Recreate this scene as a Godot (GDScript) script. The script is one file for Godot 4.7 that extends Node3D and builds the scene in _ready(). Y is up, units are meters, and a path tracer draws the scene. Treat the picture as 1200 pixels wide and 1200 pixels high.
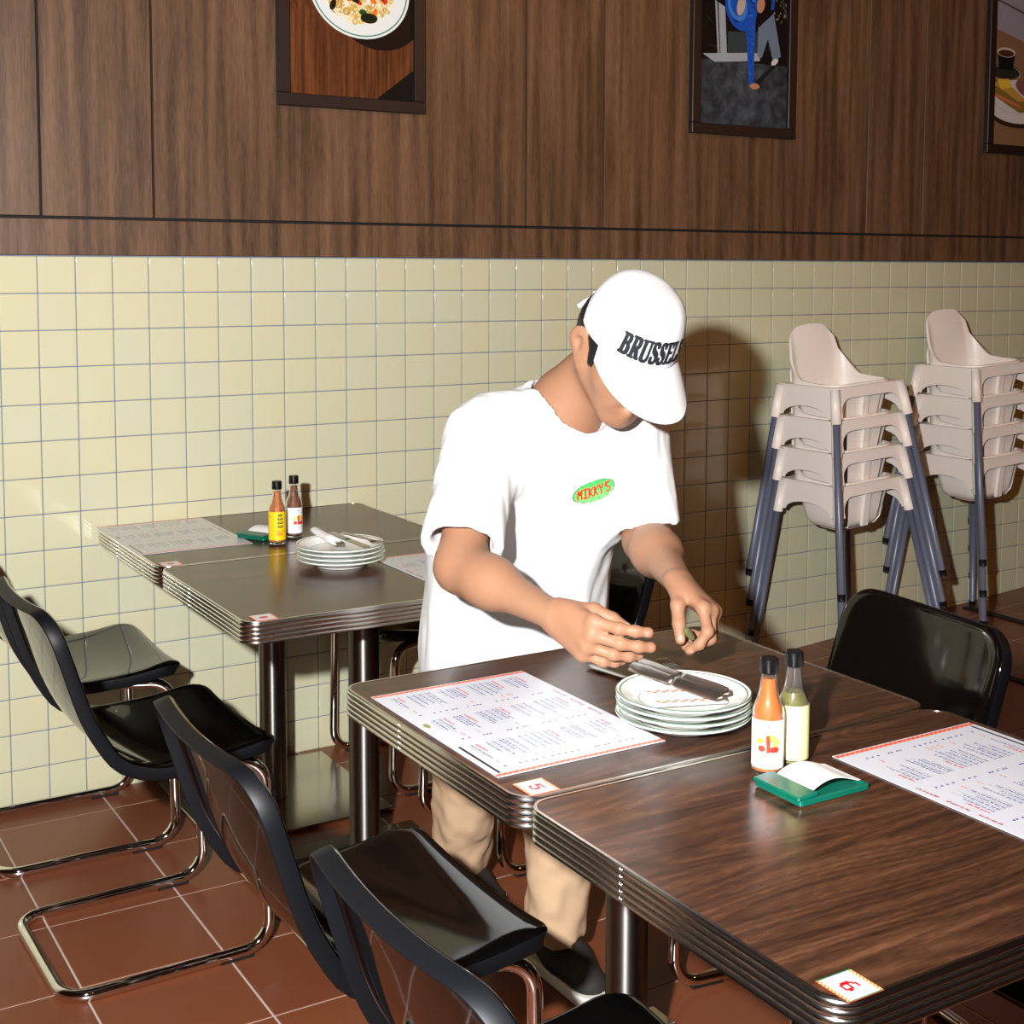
extends Node3D
# A diner by flash light: tiled wall, laminate tables, a waiter stacking plates.

var rng := RandomNumberGenerator.new()
var taken := {}
var M := {}
const FLASH_AT := Vector3(-1.03, 1.67, 3.62)
const RAMP_X := 2.23
const RAMP_SLOPE := 0.062

# ------------------------------------------------------------------ view and light
func set_view() -> void:
	var cam := Camera3D.new()
	cam.name = "camera"
	add_child(cam)
	cam.transform = Transform3D(Basis(Vector3(0.85656378, 0.00348818, 0.51602938), Vector3(0.0393926, 0.99661738, -0.07212507), Vector3(-0.51453543, 0.08210746, 0.85352894)), Vector3(-0.8017, 1.4730, 3.7947))
	cam.projection = Camera3D.PROJECTION_FRUSTUM
	cam.keep_aspect = Camera3D.KEEP_HEIGHT
	cam.near = 0.05
	cam.far = 60.0
	cam.size = 0.05 * 1200.0 / 1598.2
	cam.frustum_offset = Vector2(0.0, -0.05 * 155.95 / 1598.2)
	var we := WorldEnvironment.new()
	we.name = "world_environment"
	var e := Environment.new()
	e.background_mode = Environment.BG_COLOR
	e.background_color = Color(0, 0, 0)
	e.tonemap_mode = Environment.TONE_MAPPER_LINEAR
	e.tonemap_exposure = 1.0
	e.sdfgi_enabled = true
	e.ssao_enabled = true
	e.ssil_enabled = true
	we.environment = e
	add_child(we)
	# the photographer's flash, held up to the left of the camera
	var fl := SpotLight3D.new()
	fl.name = "camera_flash"
	add_child(fl)
	fl.look_at_from_position(FLASH_AT, Vector3(0.35, 1.05, 1.0), Vector3.UP)
	fl.spot_angle = 62.0
	fl.spot_angle_attenuation = 1.0
	fl.spot_range = 20.0
	fl.spot_attenuation = 2.0
	fl.light_size = 0.03
	fl.light_energy = 20.0
	fl.light_color = Color(0.985, 0.985, 0.985)
	fl.shadow_enabled = true

func add_ceiling_lamps() -> void:
	var spots := [Vector3(2.3, 2.96, 2.3), Vector3(4.7, 2.96, 3.6), Vector3(-1.6, 2.96, 4.8)]
	var where := ["above the right side of the tables", "near the right end of the room", "behind the photographer"]
	for i in spots.size():
		var t := thing("ceiling_lamp", "round warm ceiling lamp set in the ceiling " + where[i], "lamp", spots[i])
		var st := begin()
		lathe(st, [Vector2(0.0, 0.0), Vector2(0.1, 0.0), Vector2(0.13, -0.005), Vector2(0.14, -0.02), Vector2(0.135, 0.03), Vector2(0.0, 0.03)], 32)
		put("ring", st, M.steel, t)
		var g := begin()
		lathe(g, [Vector2(0.0, -0.024), Vector2(0.06, -0.022), Vector2(0.118, -0.012), Vector2(0.12, -0.002), Vector2(0.0, -0.002)], 32)
		put("diffuser", g, M.lamp, t)
		var l := OmniLight3D.new()
		l.name = "lamp_light"
		t.add_child(l)
		l.position = Vector3(0, -0.16, 0)
		l.omni_range = 14.0
		l.omni_attenuation = 2.0
		l.light_size = 0.12
		l.light_energy = 0.55
		l.light_color = Color(1.0, 0.66, 0.34)
		l.shadow_enabled = true

# ------------------------------------------------------------------ nodes
func numbered(called: String) -> String:
	var n: int = taken.get(called, -1) + 1
	taken[called] = n
	return called if n == 0 else "%s_%03d" % [called, n]

func thing(called: String, label: String, category: String, at := Vector3.ZERO, turn := 0.0, group := "") -> Node3D:
	var o := Node3D.new()
	o.name = numbered(called)
	add_child(o)
	o.position = at
	o.rotation.y = turn
	tag(o, label, category, group)
	return o

func tag(o: Node, label: String, category: String, group := "") -> void:
	o.set_meta("label", label)
	o.set_meta("category", category)
	if group != "":
		o.set_meta("group", group)

func copy(src: Node3D, label: String, at: Vector3, turn := 0.0) -> Node3D:
	var base: String = str(src.name)
	var o: Node3D = src.duplicate()
	o.name = numbered(base)
	add_child(o)
	o.position = at
	o.rotation = Vector3(0, turn, 0)
	o.set_meta("label", label)
	return o

func begin() -> SurfaceTool:
	var st := SurfaceTool.new()
	st.begin(Mesh.PRIMITIVE_TRIANGLES)
	return st

func finish(st: SurfaceTool) -> ArrayMesh:
	st.generate_normals()
	st.index()
	return st.commit()

func put(called: String, st: SurfaceTool, m: Material, parent: Node = self) -> MeshInstance3D:
	return put_mesh(called, finish(st), m, parent)

func put_mesh(called: String, mesh: Mesh, m: Material, parent: Node = self) -> MeshInstance3D:
	var o := MeshInstance3D.new()
	o.name = numbered(called) if parent == self else called
	o.mesh = mesh
	o.material_override = m
	o.cast_shadow = GeometryInstance3D.SHADOW_CASTING_SETTING_ON
	parent.add_child(o, true)
	return o

func structure(called: String, st: SurfaceTool, m: Material) -> MeshInstance3D:
	var o := put(called, st, m)
	o.set_meta("kind", "structure")
	return o

# ------------------------------------------------------------------ shapes
func tri(st: SurfaceTool, a: Vector3, b: Vector3, c: Vector3, centre: Vector3) -> void:
	# front faces run clockwise seen from outside
	if (b - a).cross(c - a).dot((a + b + c) / 3.0 - centre) > 0.0:
		st.add_vertex(a); st.add_vertex(c); st.add_vertex(b)
	else:
		st.add_vertex(a); st.add_vertex(b); st.add_vertex(c)

func quad(st: SurfaceTool, a: Vector3, b: Vector3, c: Vector3, d: Vector3, centre: Vector3) -> void:
	tri(st, a, b, c, centre)
	tri(st, a, c, d, centre)

func rbox(st: SurfaceTool, c: Vector3, size: Vector3, b := 0.0, bs := Basis()) -> void:
	st.set_smooth_group(-1)
	var h := size * 0.5
	for ax in 3:
		var u := (ax + 1) % 3
		var v := (ax + 2) % 3
		for s in [-1.0, 1.0]:
			var p := []
			for k in [[-1, -1], [1, -1], [1, 1], [-1, 1]]:
				var q := Vector3.ZERO
				q[ax] = s * h[ax]
				q[u] = k[0] * (h[u] - b)
				q[v] = k[1] * (h[v] - b)
				p.append(c + bs * q)
			quad(st, p[0], p[1], p[2], p[3], c)
		if b > 0.0:
			for su in [-1.0, 1.0]:
				for sv in [-1.0, 1.0]:
					var p := []
					for k in [[-1, 0], [1, 0], [1, 1], [-1, 1]]:
						var q := Vector3.ZERO
						q[ax] = k[0] * (h[ax] - b)
						q[u] = su * (h[u] - (b if k[1] == 1 else 0.0))
						q[v] = sv * (h[v] - (b if k[1] == 0 else 0.0))
						p.append(c + bs * q)
					quad(st, p[0], p[1], p[2], p[3], c)
	if b > 0.0:
		for sx in [-1.0, 1.0]:
			for sy in [-1.0, 1.0]:
				for sz in [-1.0, 1.0]:
					var s3 := Vector3(sx, sy, sz)
					var p := []
					for ax in 3:
						var q := Vector3.ZERO
						for k in 3:
							q[k] = s3[k] * (h[k] - (0.0 if k == ax else b))
						p.append(c + bs * q)
					tri(st, p[0], p[1], p[2], c)

func band(st: SurfaceTool, a: PackedVector3Array, b: PackedVector3Array, closed: bool, flip := false) -> void:
	var n := a.size()
	for i in (n if closed else n - 1):
		var j := (i + 1) % n
		if flip:
			st.add_vertex(a[i]); st.add_vertex(b[j]); st.add_vertex(a[j])
			st.add_vertex(a[i]); st.add_vertex(b[i]); st.add_vertex(b[j])
		else:
			st.add_vertex(a[i]); st.add_vertex(a[j]); st.add_vertex(b[j])
			st.add_vertex(a[i]); st.add_vertex(b[j]); st.add_vertex(b[i])

func cap_fan(st: SurfaceTool, a: PackedVector3Array, flip := false) -> void:
	var c := Vector3.ZERO
	for p in a:
		c += p
	c /= a.size()
	for i in a.size():
		var j := (i + 1) % a.size()
		st.add_vertex(c)
		st.add_vertex(a[j] if flip else a[i])
		st.add_vertex(a[i] if flip else a[j])

func lathe(st: SurfaceTool, prof: Array, seg := 32, at := Vector3.ZERO, cols: Array = [], with_uv := false, a0 := 0.0, a1 := TAU) -> void:
	var sg := 0
	for k in prof.size() - 1:
		var p: Vector2 = prof[k]
		var q: Vector2 = prof[k + 1]
		if k > 0:
			var o: Vector2 = prof[k - 1]
			if absf(wrapf((q - p).angle() - (p - o).angle(), -PI, PI)) > 0.7:
				sg += 1
		st.set_smooth_group(sg)
		if cols.size():
			st.set_color(cols[k])
		for i in seg:
			var t0 := a0 + (a1 - a0) * i / seg
			var t1 := a0 + (a1 - a0) * (i + 1) / seg
			var v := [Vector3(p.x * cos(t0), p.y, p.x * sin(t0)), Vector3(p.x * cos(t1), p.y, p.x * sin(t1)), Vector3(q.x * cos(t1), q.y, q.x * sin(t1)), Vector3(q.x * cos(t0), q.y, q.x * sin(t0))]
			var uv := [Vector2(1.0 - float(i) / seg, 1.0 - float(k) / (prof.size() - 1)), Vector2(1.0 - float(i + 1) / seg, 1.0 - float(k) / (prof.size() - 1)), Vector2(1.0 - float(i + 1) / seg, 1.0 - float(k + 1) / (prof.size() - 1)), Vector2(1.0 - float(i) / seg, 1.0 - float(k + 1) / (prof.size() - 1))]
			for w in [[0, 1, 2], [0, 2, 3]]:
				if (v[w[1]] - v[w[0]]).cross(v[w[2]] - v[w[0]]).length_squared() < 1e-16:
					continue
				for x in w:
					if with_uv:
						st.set_uv(uv[x])
					st.add_vertex(at + v[x])

func ring_at(c: Vector3, x: Vector3, y: Vector3, r: float, seg: int) -> PackedVector3Array:
	var a := PackedVector3Array()
	for i in seg:
		var t := TAU * i / seg
		a.append(c + x * (r * cos(t)) + y * (r * sin(t)))
	return a

func tube(st: SurfaceTool, pts: PackedVector3Array, r: float, seg := 12, r_end := -1.0, caps := true) -> void:
	st.set_smooth_group(0)
	var n := pts.size()
	var up := Vector3.UP
	var prev := PackedVector3Array()
	for i in n:
		var d := (pts[mini(i + 1, n - 1)] - pts[maxi(i - 1, 0)]).normalized()
		if absf(d.dot(up)) > 0.98 and i == 0:
			up = Vector3.RIGHT
		up = (up - d * up.dot(d)).normalized()
		var rr := r if r_end < 0.0 else lerpf(r, r_end, float(i) / (n - 1))
		var now := ring_at(pts[i], d.cross(up), up, rr, seg)
		if i:
			band(st, prev, now, true)
		elif caps:
			cap_fan(st, now, false)
		prev = now
	if caps:
		cap_fan(st, prev, true)

func rounded_path(corners: Array, r: float, steps := 6) -> PackedVector3Array:
	var out := PackedVector3Array([corners[0]])
	for i in range(1, corners.size() - 1):
		var a: Vector3 = corners[i - 1]
		var b: Vector3 = corners[i]
		var c: Vector3 = corners[i + 1]
		var u := (a - b).normalized()
		var v := (c - b).normalized()
		var ang := u.angle_to(v)
		var t := minf(r / tan(ang / 2.0), minf((a - b).length(), (c - b).length()) * 0.48)
		var rr := t * tan(ang / 2.0)
		var o := b + (u + v).normalized() * (rr / sin(ang / 2.0))
		var s0 := b + u * t - o
		var s1 := b + v * t - o
		for k in steps + 1:
			out.append(o + s0.slerp(s1, float(k) / steps))
	out.append(corners[-1])
	return out

func round_rect(hx: float, hz: float, rad: float, y: float, steps := 8) -> PackedVector3Array:
	var a := PackedVector3Array()
	for k in 4:
		var cx: float = [1, -1, -1, 1][k] * (hx - rad)
		var cz: float = [1, 1, -1, -1][k] * (hz - rad)
		for i in steps + 1:
			var t := PI / 2.0 * (k + float(i) / steps)
			a.append(Vector3(cx + rad * cos(t), y, cz + rad * sin(t)))
	return a

func slab(st: SurfaceTool, hx: float, hz: float, rad: float, prof: Array, caps := true, at := Vector3.ZERO, smooth := false) -> void:
	# prof: (outset, y) from the bottom to the top
	var prev := PackedVector3Array()
	for i in prof.size():
		var p: Vector2 = prof[i]
		var now := round_rect(hx + p.x, hz + p.x, maxf(rad + p.x, 0.001), p.y)
		for k in now.size():
			now[k] += at
		if i:
			st.set_smooth_group(0 if smooth else i)
			band(st, prev, now, true, true)
		elif caps:
			st.set_smooth_group(100)
			cap_fan(st, now, true)
		prev = now
	if caps:
		st.set_smooth_group(101)
		cap_fan(st, prev, false)

func prism(st: SurfaceTool, poly: PackedVector2Array, frame: Transform3D, thick: float) -> void:
	# a flat outline given thickness along the frame's z
	st.set_smooth_group(-1)
	var idx := Geometry2D.triangulate_polygon(poly)
	var mid := Vector2.ZERO
	for p in poly:
		mid += p
	mid /= poly.size()
	var c3 := frame * Vector3(mid.x, mid.y, thick * 0.5)
	for i in range(0, idx.size(), 3):
		for z in [0.0, thick]:
			var a := frame * Vector3(poly[idx[i]].x, poly[idx[i]].y, z)
			var b := frame * Vector3(poly[idx[i + 1]].x, poly[idx[i + 1]].y, z)
			var c := frame * Vector3(poly[idx[i + 2]].x, poly[idx[i + 2]].y, z)
			var away := frame.basis.z * (1.0 if z > 0.0 else -1.0)
			tri(st, a, b, c, (a + b + c) / 3.0 - away)
	var turn := 0.0
	for i in poly.size():
		turn += poly[i].cross(poly[(i + 1) % poly.size()])
	for i in poly.size():
		var p := poly[i]
		var q := poly[(i + 1) % poly.size()]
		var nrm := (q - p).orthogonal() * (1.0 if turn > 0.0 else -1.0)
		# outward: for a counter-clockwise outline the outside is to the right of the edge
		var out3 := frame.basis * Vector3(nrm.x, nrm.y, 0)
		var a := frame * Vector3(p.x, p.y, 0)
		var b := frame * Vector3(q.x, q.y, 0)
		var c := frame * Vector3(q.x, q.y, thick)
		var d := frame * Vector3(p.x, p.y, thick)
		quad(st, a, b, c, d, (a + c) * 0.5 - out3.normalized() * 0.01)

# a sheet with thickness, given as a grid of points; skip(i, j) leaves holes
func sheet(st: SurfaceTool, g: Array, thick: float, skip: Variant = null) -> void:
	var rows := g.size()
	var colsn: int = g[0].size()
	var nr := []
	for i in rows:
		var line := PackedVector3Array()
		for j in colsn:
			var a: Vector3 = g[mini(i + 1, rows - 1)][j] - g[maxi(i - 1, 0)][j]
			var b: Vector3 = g[i][mini(j + 1, colsn - 1)] - g[i][maxi(j - 1, 0)]
			line.append(a.cross(b).normalized())
		nr.append(line)
	var solid := func(i: int, j: int) -> bool:
		if i < 0 or j < 0 or i >= rows - 1 or j >= colsn - 1:
			return false
		return skip == null or not skip.call(i, j)
	for i in rows - 1:
		for j in colsn - 1:
			if not solid.call(i, j):
				continue
			var q := [[i, j], [i, j + 1], [i + 1, j + 1], [i + 1, j]]
			var t := []
			var u := []
			for k in q:
				var p: Vector3 = g[k[0]][k[1]]
				var n: Vector3 = nr[k[0]][k[1]]
				t.append(p)
				u.append(p - n * thick)
			st.set_smooth_group(0)
			for w in [[0, 1, 2], [0, 2, 3]]:
				for x in w:
					st.set_uv(Vector2(float(q[x][1]) / (colsn - 1), float(q[x][0]) / (rows - 1)))
					st.add_vertex(t[x])
			st.set_smooth_group(1)
			for w in [[0, 2, 1], [0, 3, 2]]:
				for x in w:
					st.set_uv(Vector2(float(q[x][1]) / (colsn - 1), float(q[x][0]) / (rows - 1)))
					st.add_vertex(u[x])
			st.set_smooth_group(2)
			var mid: Vector3 = (t[0] + t[2] + u[0] + u[2]) / 4.0
			for e in [[0, 1, -1, 0], [1, 2, 0, 1], [2, 3, 1, 0], [3, 0, 0, -1]]:
				if not solid.call(i + e[2], j + e[3]):
					quad(st, t[e[0]], t[e[1]], u[e[1]], u[e[0]], mid)

# ------------------------------------------------------------------ soft bodies
class Field:
	var A := PackedVector3Array()
	var B := PackedVector3Array()
	var IL := PackedFloat32Array()
	var RA := PackedFloat32Array()
	var RB := PackedFloat32Array()
	var NN := PackedVector3Array()
	var FF := PackedFloat32Array()
	var K := PackedFloat32Array()
	var FL := PackedByteArray()
	var less: Field = null
	var soft := 0.002
	var planes: Array[Plane] = []
	var noise: FastNoiseLite = null
	var amp := 0.0
	var squash := Vector3.ONE
	var rib_a := Vector3.ZERO
	var rib_b := Vector3.ZERO
	var rib_r := 0.0

	func bone(a: Vector3, b: Vector3, ra: float, rb: float, k := 0.03, n := Vector3.ZERO, f := 1.0, flat := 0) -> void:
		A.append(a); B.append(b - a)
		IL.append(1.0 / maxf((b - a).length_squared(), 1e-9))
		RA.append(ra); RB.append(rb - ra)
		NN.append(n.normalized()); FF.append(f - 1.0)
		K.append(k); FL.append(flat)

	func at(p: Vector3) -> float:
		var d := 10.0
		for i in A.size():
			var q := p - A[i]
			var hu := q.dot(B[i]) * IL[i]
			var h := clampf(hu, 0.0, 1.0)
			q -= B[i] * h
			if FF[i] != 0.0:
				q += NN[i] * (q.dot(NN[i]) * FF[i])
			var e := q.length() - RA[i] - RB[i] * h
			if FL[i] == 1:
				var over := (hu - 1.0) * B[i].length()
				q = p - A[i] - B[i] * clampf(hu, 0.0, 3.0)
				e = maxf(q.length() - RA[i] - RB[i] * h, over) if over > -0.05 else e
			var k := K[i]
			var m := k - absf(d - e)
			d = minf(d, e) - (m * m * 0.25 / k if m > 0.0 else 0.0)
		if noise and absf(d) < 0.05:
			d += amp * noise.get_noise_3dv(p * squash)
		if rib_r > 0.0 and absf(d) < 0.03:
			var q2 := p - rib_a
			var rr := rib_b - rib_a
			q2 -= rr * clampf(q2.dot(rr) / rr.length_squared(), 0.0, 1.0)
			if q2.length() < rib_r:
				d -= 0.003
		if less:
			var e := -less.at(p)
			var m := soft - absf(d - e)
			d = maxf(d, e) + (m * m * 0.25 / soft if m > 0.0 else 0.0)
		for pl in planes:
			d = maxf(d, pl.distance_to(p))
		return d

func surface_nets(st: SurfaceTool, f: Field, lo: Vector3, hi: Vector3, c: float, shift := Vector3.ZERO) -> void:
	st.set_smooth_group(0)
	const BL := 5
	var n := Vector3i(((hi - lo) / c).ceil()) + Vector3i.ONE
	n = Vector3i(((n.x + BL - 1) / BL) * BL, ((n.y + BL - 1) / BL) * BL, ((n.z + BL - 1) / BL) * BL)
	var sx := n.x + 1
	var sxy := sx * (n.y + 1)
	var val := PackedFloat32Array()
	val.resize(sxy * (n.z + 1))
	val.fill(1.0)
	var done := PackedByteArray()
	done.resize(val.size())
	var reach := c * BL * 0.87 * 1.9 + 0.012
	var blocks := []
	for bz in n.z / BL:
		for by in n.y / BL:
			for bx in n.x / BL:
				var mid := lo + (Vector3(bx, by, bz) + Vector3.ONE * 0.5) * (c * BL)
				if absf(f.at(mid)) < reach:
					blocks.append(Vector3i(bx, by, bz) * BL)
	for b in blocks:
		for z in range(b.z, b.z + BL + 1):
			for y in range(b.y, b.y + BL + 1):
				var row: int = z * sxy + y * sx
				for x in range(b.x, b.x + BL + 1):
					if done[row + x] == 0:
						done[row + x] = 1
						val[row + x] = f.at(lo + Vector3(x, y, z) * c)
	var vert := {}
	var pos := PackedVector3Array()
	var off := [0, 1, sx, sx + 1, sxy, sxy + 1, sxy + sx, sxy + sx + 1]
	var edges := [[0, 1], [2, 3], [4, 5], [6, 7], [0, 2], [1, 3], [4, 6], [5, 7], [0, 4], [1, 5], [2, 6], [3, 7]]
	for b in blocks:
		for z in range(b.z, b.z + BL):
			for y in range(b.y, b.y + BL):
				for x in range(b.x, b.x + BL):
					var i0: int = z * sxy + y * sx + x
					var neg := 0
					for o in off:
						if val[i0 + o] < 0.0:
							neg += 1
					if neg == 0 or neg == 8:
						continue
					var s := Vector3.ZERO
					var cnt := 0
					for e in edges:
						var va: float = val[i0 + off[e[0]]]
						var vb: float = val[i0 + off[e[1]]]
						if (va < 0.0) != (vb < 0.0):
							var t := va / (va - vb)
							var pa := Vector3(e[0] & 1, (e[0] >> 1) & 1, e[0] >> 2)
							var pb := Vector3(e[1] & 1, (e[1] >> 1) & 1, e[1] >> 2)
							s += pa.lerp(pb, t)
							cnt += 1
					vert[i0] = pos.size()
					pos.append(lo + (Vector3(x, y, z) + s / cnt) * c + shift)
	for i0 in vert:
		var va: float = val[i0]
		for ax in 3:
			var d: int = [1, sx, sxy][ax]
			var u: int = [sx, sxy, 1][ax]
			var v: int = [sxy, 1, sx][ax]
			var vb: float = val[i0 + d]
			if (va < 0.0) == (vb < 0.0):
				continue
			if not (vert.has(i0 - u) and vert.has(i0 - v) and vert.has(i0 - u - v)):
				continue
			var q := [pos[vert[i0]], pos[vert[i0 - u]], pos[vert[i0 - u - v]], pos[vert[i0 - v]]]
			if va < 0.0:
				q = [q[0], q[3], q[2], q[1]]
			for w in [0, 1, 2, 0, 2, 3]:
				st.add_vertex(q[w])

# ------------------------------------------------------------------ materials
func mat(called: String, c: Color, rough := 0.5, metal := 0.0, spec := 0.5) -> StandardMaterial3D:
	var m := StandardMaterial3D.new()
	m.resource_name = called
	m.albedo_color = c
	m.roughness = rough
	m.metallic = metal
	m.metallic_specular = spec
	M[called] = m
	return m

func noise_image(seed_: int, freq: float, w: int, h: int, octaves := 3) -> Image:
	var n := FastNoiseLite.new()
	n.seed = seed_
	n.noise_type = FastNoiseLite.TYPE_SIMPLEX_SMOOTH
	n.frequency = freq
	n.fractal_octaves = octaves
	return n.get_seamless_image(w, h)

# grain runs along the picture's rows; palette from dark pore to light streak
func wood_image(w: int, h: int, seed_: int, pal: Array, rings: float, fine: float) -> Image:
	var warp := noise_image(seed_, 0.02, w / 16, h / 2, 2)
	warp.resize(w, h, Image.INTERPOLATE_CUBIC)
	var streak := noise_image(seed_ + 1, 0.05, w / 24, h, 4)
	streak.resize(w, h, Image.INTERPOLATE_CUBIC)
	var pore := noise_image(seed_ + 2, 0.35, w / 8, h, 2)
	pore.resize(w, h, Image.INTERPOLATE_BILINEAR)
	for im in [warp, streak, pore]:
		im.convert(Image.FORMAT_L8)
	var a: PackedByteArray = warp.get_data()
	var b: PackedByteArray = streak.get_data()
	var c: PackedByteArray = pore.get_data()
	var out := PackedByteArray()
	out.resize(w * h * 3)
	var c0: Color = pal[0]
	var c1: Color = pal[1]
	var c2: Color = pal[2]
	for y in h:
		for x in w:
			var i := y * w + x
			var s := 0.5 + 0.5 * sin((a[i] / 255.0 * 1.6 + float(y) / h * 2.0) * rings * PI)
			var t := 0.62 * b[i] / 255.0 + 0.22 * s + 0.16 * c[i] / 255.0
			t += fine * (c[i] / 255.0 - 0.5)
			var col := c0.lerp(c1, clampf(t * 2.0, 0.0, 1.0)) if t < 0.5 else c1.lerp(c2, clampf(t * 2.0 - 1.0, 0.0, 1.0))
			out[i * 3] = int(col.r * 255.0)
			out[i * 3 + 1] = int(col.g * 255.0)
			out[i * 3 + 2] = int(col.b * 255.0)
	return Image.create_from_data(w, h, false, Image.FORMAT_RGB8, out)

func tex(im: Image) -> ImageTexture:
	return ImageTexture.create_from_image(im)

func triplanar(m: StandardMaterial3D, t: Texture2D, scale: Vector3, world := true) -> void:
	m.albedo_texture = t
	m.albedo_color = Color.WHITE
	m.uv1_triplanar = true
	m.uv1_world_triplanar = world
	m.uv1_scale = scale
	m.uv1_triplanar_sharpness = 8.0

func blank(w: int, h: int, c: Color) -> Image:
	var im := Image.create(w, h, false, Image.FORMAT_RGB8)
	im.fill(c)
	return im

func paint_poly(im: Image, pts: PackedVector2Array, c: Color) -> void:
	var lo := pts[0]
	var hi := pts[0]
	for p in pts:
		lo = lo.min(p)
		hi = hi.max(p)
	for y in range(maxi(int(lo.y), 0), mini(int(hi.y) + 1, im.get_height())):
		for x in range(maxi(int(lo.x), 0), mini(int(hi.x) + 1, im.get_width())):
			if Geometry2D.is_point_in_polygon(Vector2(x + 0.5, y + 0.5), pts):
				im.set_pixel(x, y, c)

func paint_oval(im: Image, c: Vector2, r: Vector2, col: Color, rot := 0.0, inner := 0.0) -> void:
	var big := int(maxf(r.x, r.y)) + 1
	for y in range(maxi(int(c.y) - big, 0), mini(int(c.y) + big + 1, im.get_height())):
		for x in range(maxi(int(c.x) - big, 0), mini(int(c.x) + big + 1, im.get_width())):
			var d := (Vector2(x + 0.5, y + 0.5) - c).rotated(-rot) / r
			var l := d.length()
			if l <= 1.0 and l >= inner:
				im.set_pixel(x, y, col)

const FONT := {
	"B": "11110 10001 10001 11110 10001 10001 11110", "E": "11111 10000 10000 11110 10000 10000 11111", "I": "11111 00100 00100 00100 00100 00100 11111",
	"K": "10001 10010 10100 11000 10100 10010 10001", "M": "10001 11011 10101 10101 10001 10001 10001", "S": "01111 10000 10000 01110 00001 00001 11110",
	"Y": "10001 10001 01010 00100 00100 00100 00100", "'": "00100 00100 01000 00000 00000 00000 00000", "5": "11111 10000 11110 00001 00001 10001 01110",
	"6": "00110 01000 10000 11110 10001 10001 01110", "P": "11110 10001 10001 11110 10000 10000 10000", "A": "01110 10001 10001 11111 10001 10001 10001",
	"T": "11111 00100 00100 00100 00100 00100 00100", "1": "00100 01100 00100 00100 00100 00100 01110", "2": "01110 10001 00001 00110 01000 10000 11111"}

# letters on a picture: at, size of one font cell, slant, and rise per letter
func write(im: Image, text: String, at: Vector2, cell: Vector2, col: Color, bold := 0.35, slant := 0.0, rise := 0.0) -> void:
	var pen := at
	for ch in text:
		if FONT.has(ch):
			var rows: PackedStringArray = (FONT[ch] as String).split(" ")
			for r in 7:
				for c in 5:
					if rows[r][c] == "1":
						var x0 := pen.x + (c - bold * 0.5) * cell.x + slant * (6 - r) * cell.y
						var y0 := pen.y + r * cell.y + rise * c * cell.x
						im.fill_rect(Rect2i(int(x0), int(y0), maxi(1, int(cell.x * (1.0 + bold))), maxi(1, int(ceilf(cell.y)))), col)
		pen.x += cell.x * (3.0 if ch == "'" else 6.2)
		pen.y += rise * cell.x * (3.0 if ch == "'" else 6.2)

func checks(im: Image, r: Rect2i, n: Vector2i, a: Color, b: Color) -> void:
	for j in n.y:
		for i in n.x:
			var x0 := r.position.x + r.size.x * i / n.x
			var y0 := r.position.y + r.size.y * j / n.y
			im.fill_rect(Rect2i(x0, y0, r.size.x * (i + 1) / n.x - (x0 - r.position.x), r.size.y * (j + 1) / n.y - (y0 - r.position.y)), a if (i + j) % 2 == 0 else b)

func words(im: Image, x: int, y: int, wide: int, tall: int, c: Color, gap := 0.25) -> void:
	# a line of print too small to read
	var p := x
	while p < x + wide:
		var l := rng.randi_range(6, 22)
		l = mini(l, x + wide - p)
		for q in range(p, p + l, 3):
			im.fill_rect(Rect2i(q, y + rng.randi_range(0, maxi(0, tall / 4)), 2, tall - rng.randi_range(0, tall / 3)), c)
		p += l + rng.randi_range(4, 6)
		if rng.randf() < gap * 0.1:
			break

func menu_image() -> Image:
	var w := 1024
	var h := 730
	var im := blank(w, h, Color(0.82, 0.83, 0.86))
	var orange := Color(0.93, 0.3, 0.16)
	var pale := Color(0.9, 0.55, 0.45)
	checks(im, Rect2i(6, 0, 20, h), Vector2i(2, 60), orange, pale)
	checks(im, Rect2i(w - 26, 0, 20, h), Vector2i(2, 60), orange, pale)
	var blue := Color(0.17, 0.22, 0.5)
	var grey := Color(0.55, 0.57, 0.66)
	var red := Color(0.8, 0.16, 0.14)
	for k in 3:
		words(im, 300 + k * 130, 24, 95, 13, Color(0.66, 0.07, 0.1), 0.0)
	for col in 3:
		var x := 66 + col * 318
		var y := 66
		while y < 640:
			if rng.randf() < 0.8:
				words(im, x, y, rng.randi_range(60, 110), 12, red, 0.0)
				y += 22
			for k in rng.randi_range(3, 5):
				words(im, x, y, rng.randi_range(110, 170), 9, blue, 0.0)
				if rng.randf() < 0.25:
					words(im, x + 180, y, 30, 8, Color(0.9, 0.4, 0.25), 0.0)
				im.fill_rect(Rect2i(x + 236, y, 9, 9), blue)
				y += 15
				if rng.randf() < 0.75:
					words(im, x, y, rng.randi_range(90, 190), 5, grey, 0.0)
					y += 13
				if y > 660:
					break
			y += 26
	im.fill_rect(Rect2i(w - 330, h - 34, 296, 11), Color(0.1, 0.1, 0.13))
	paint_oval(im, Vector2(430, h - 34), Vector2(26, 12), Color(0.5, 0.58, 0.3))
	return im

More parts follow.
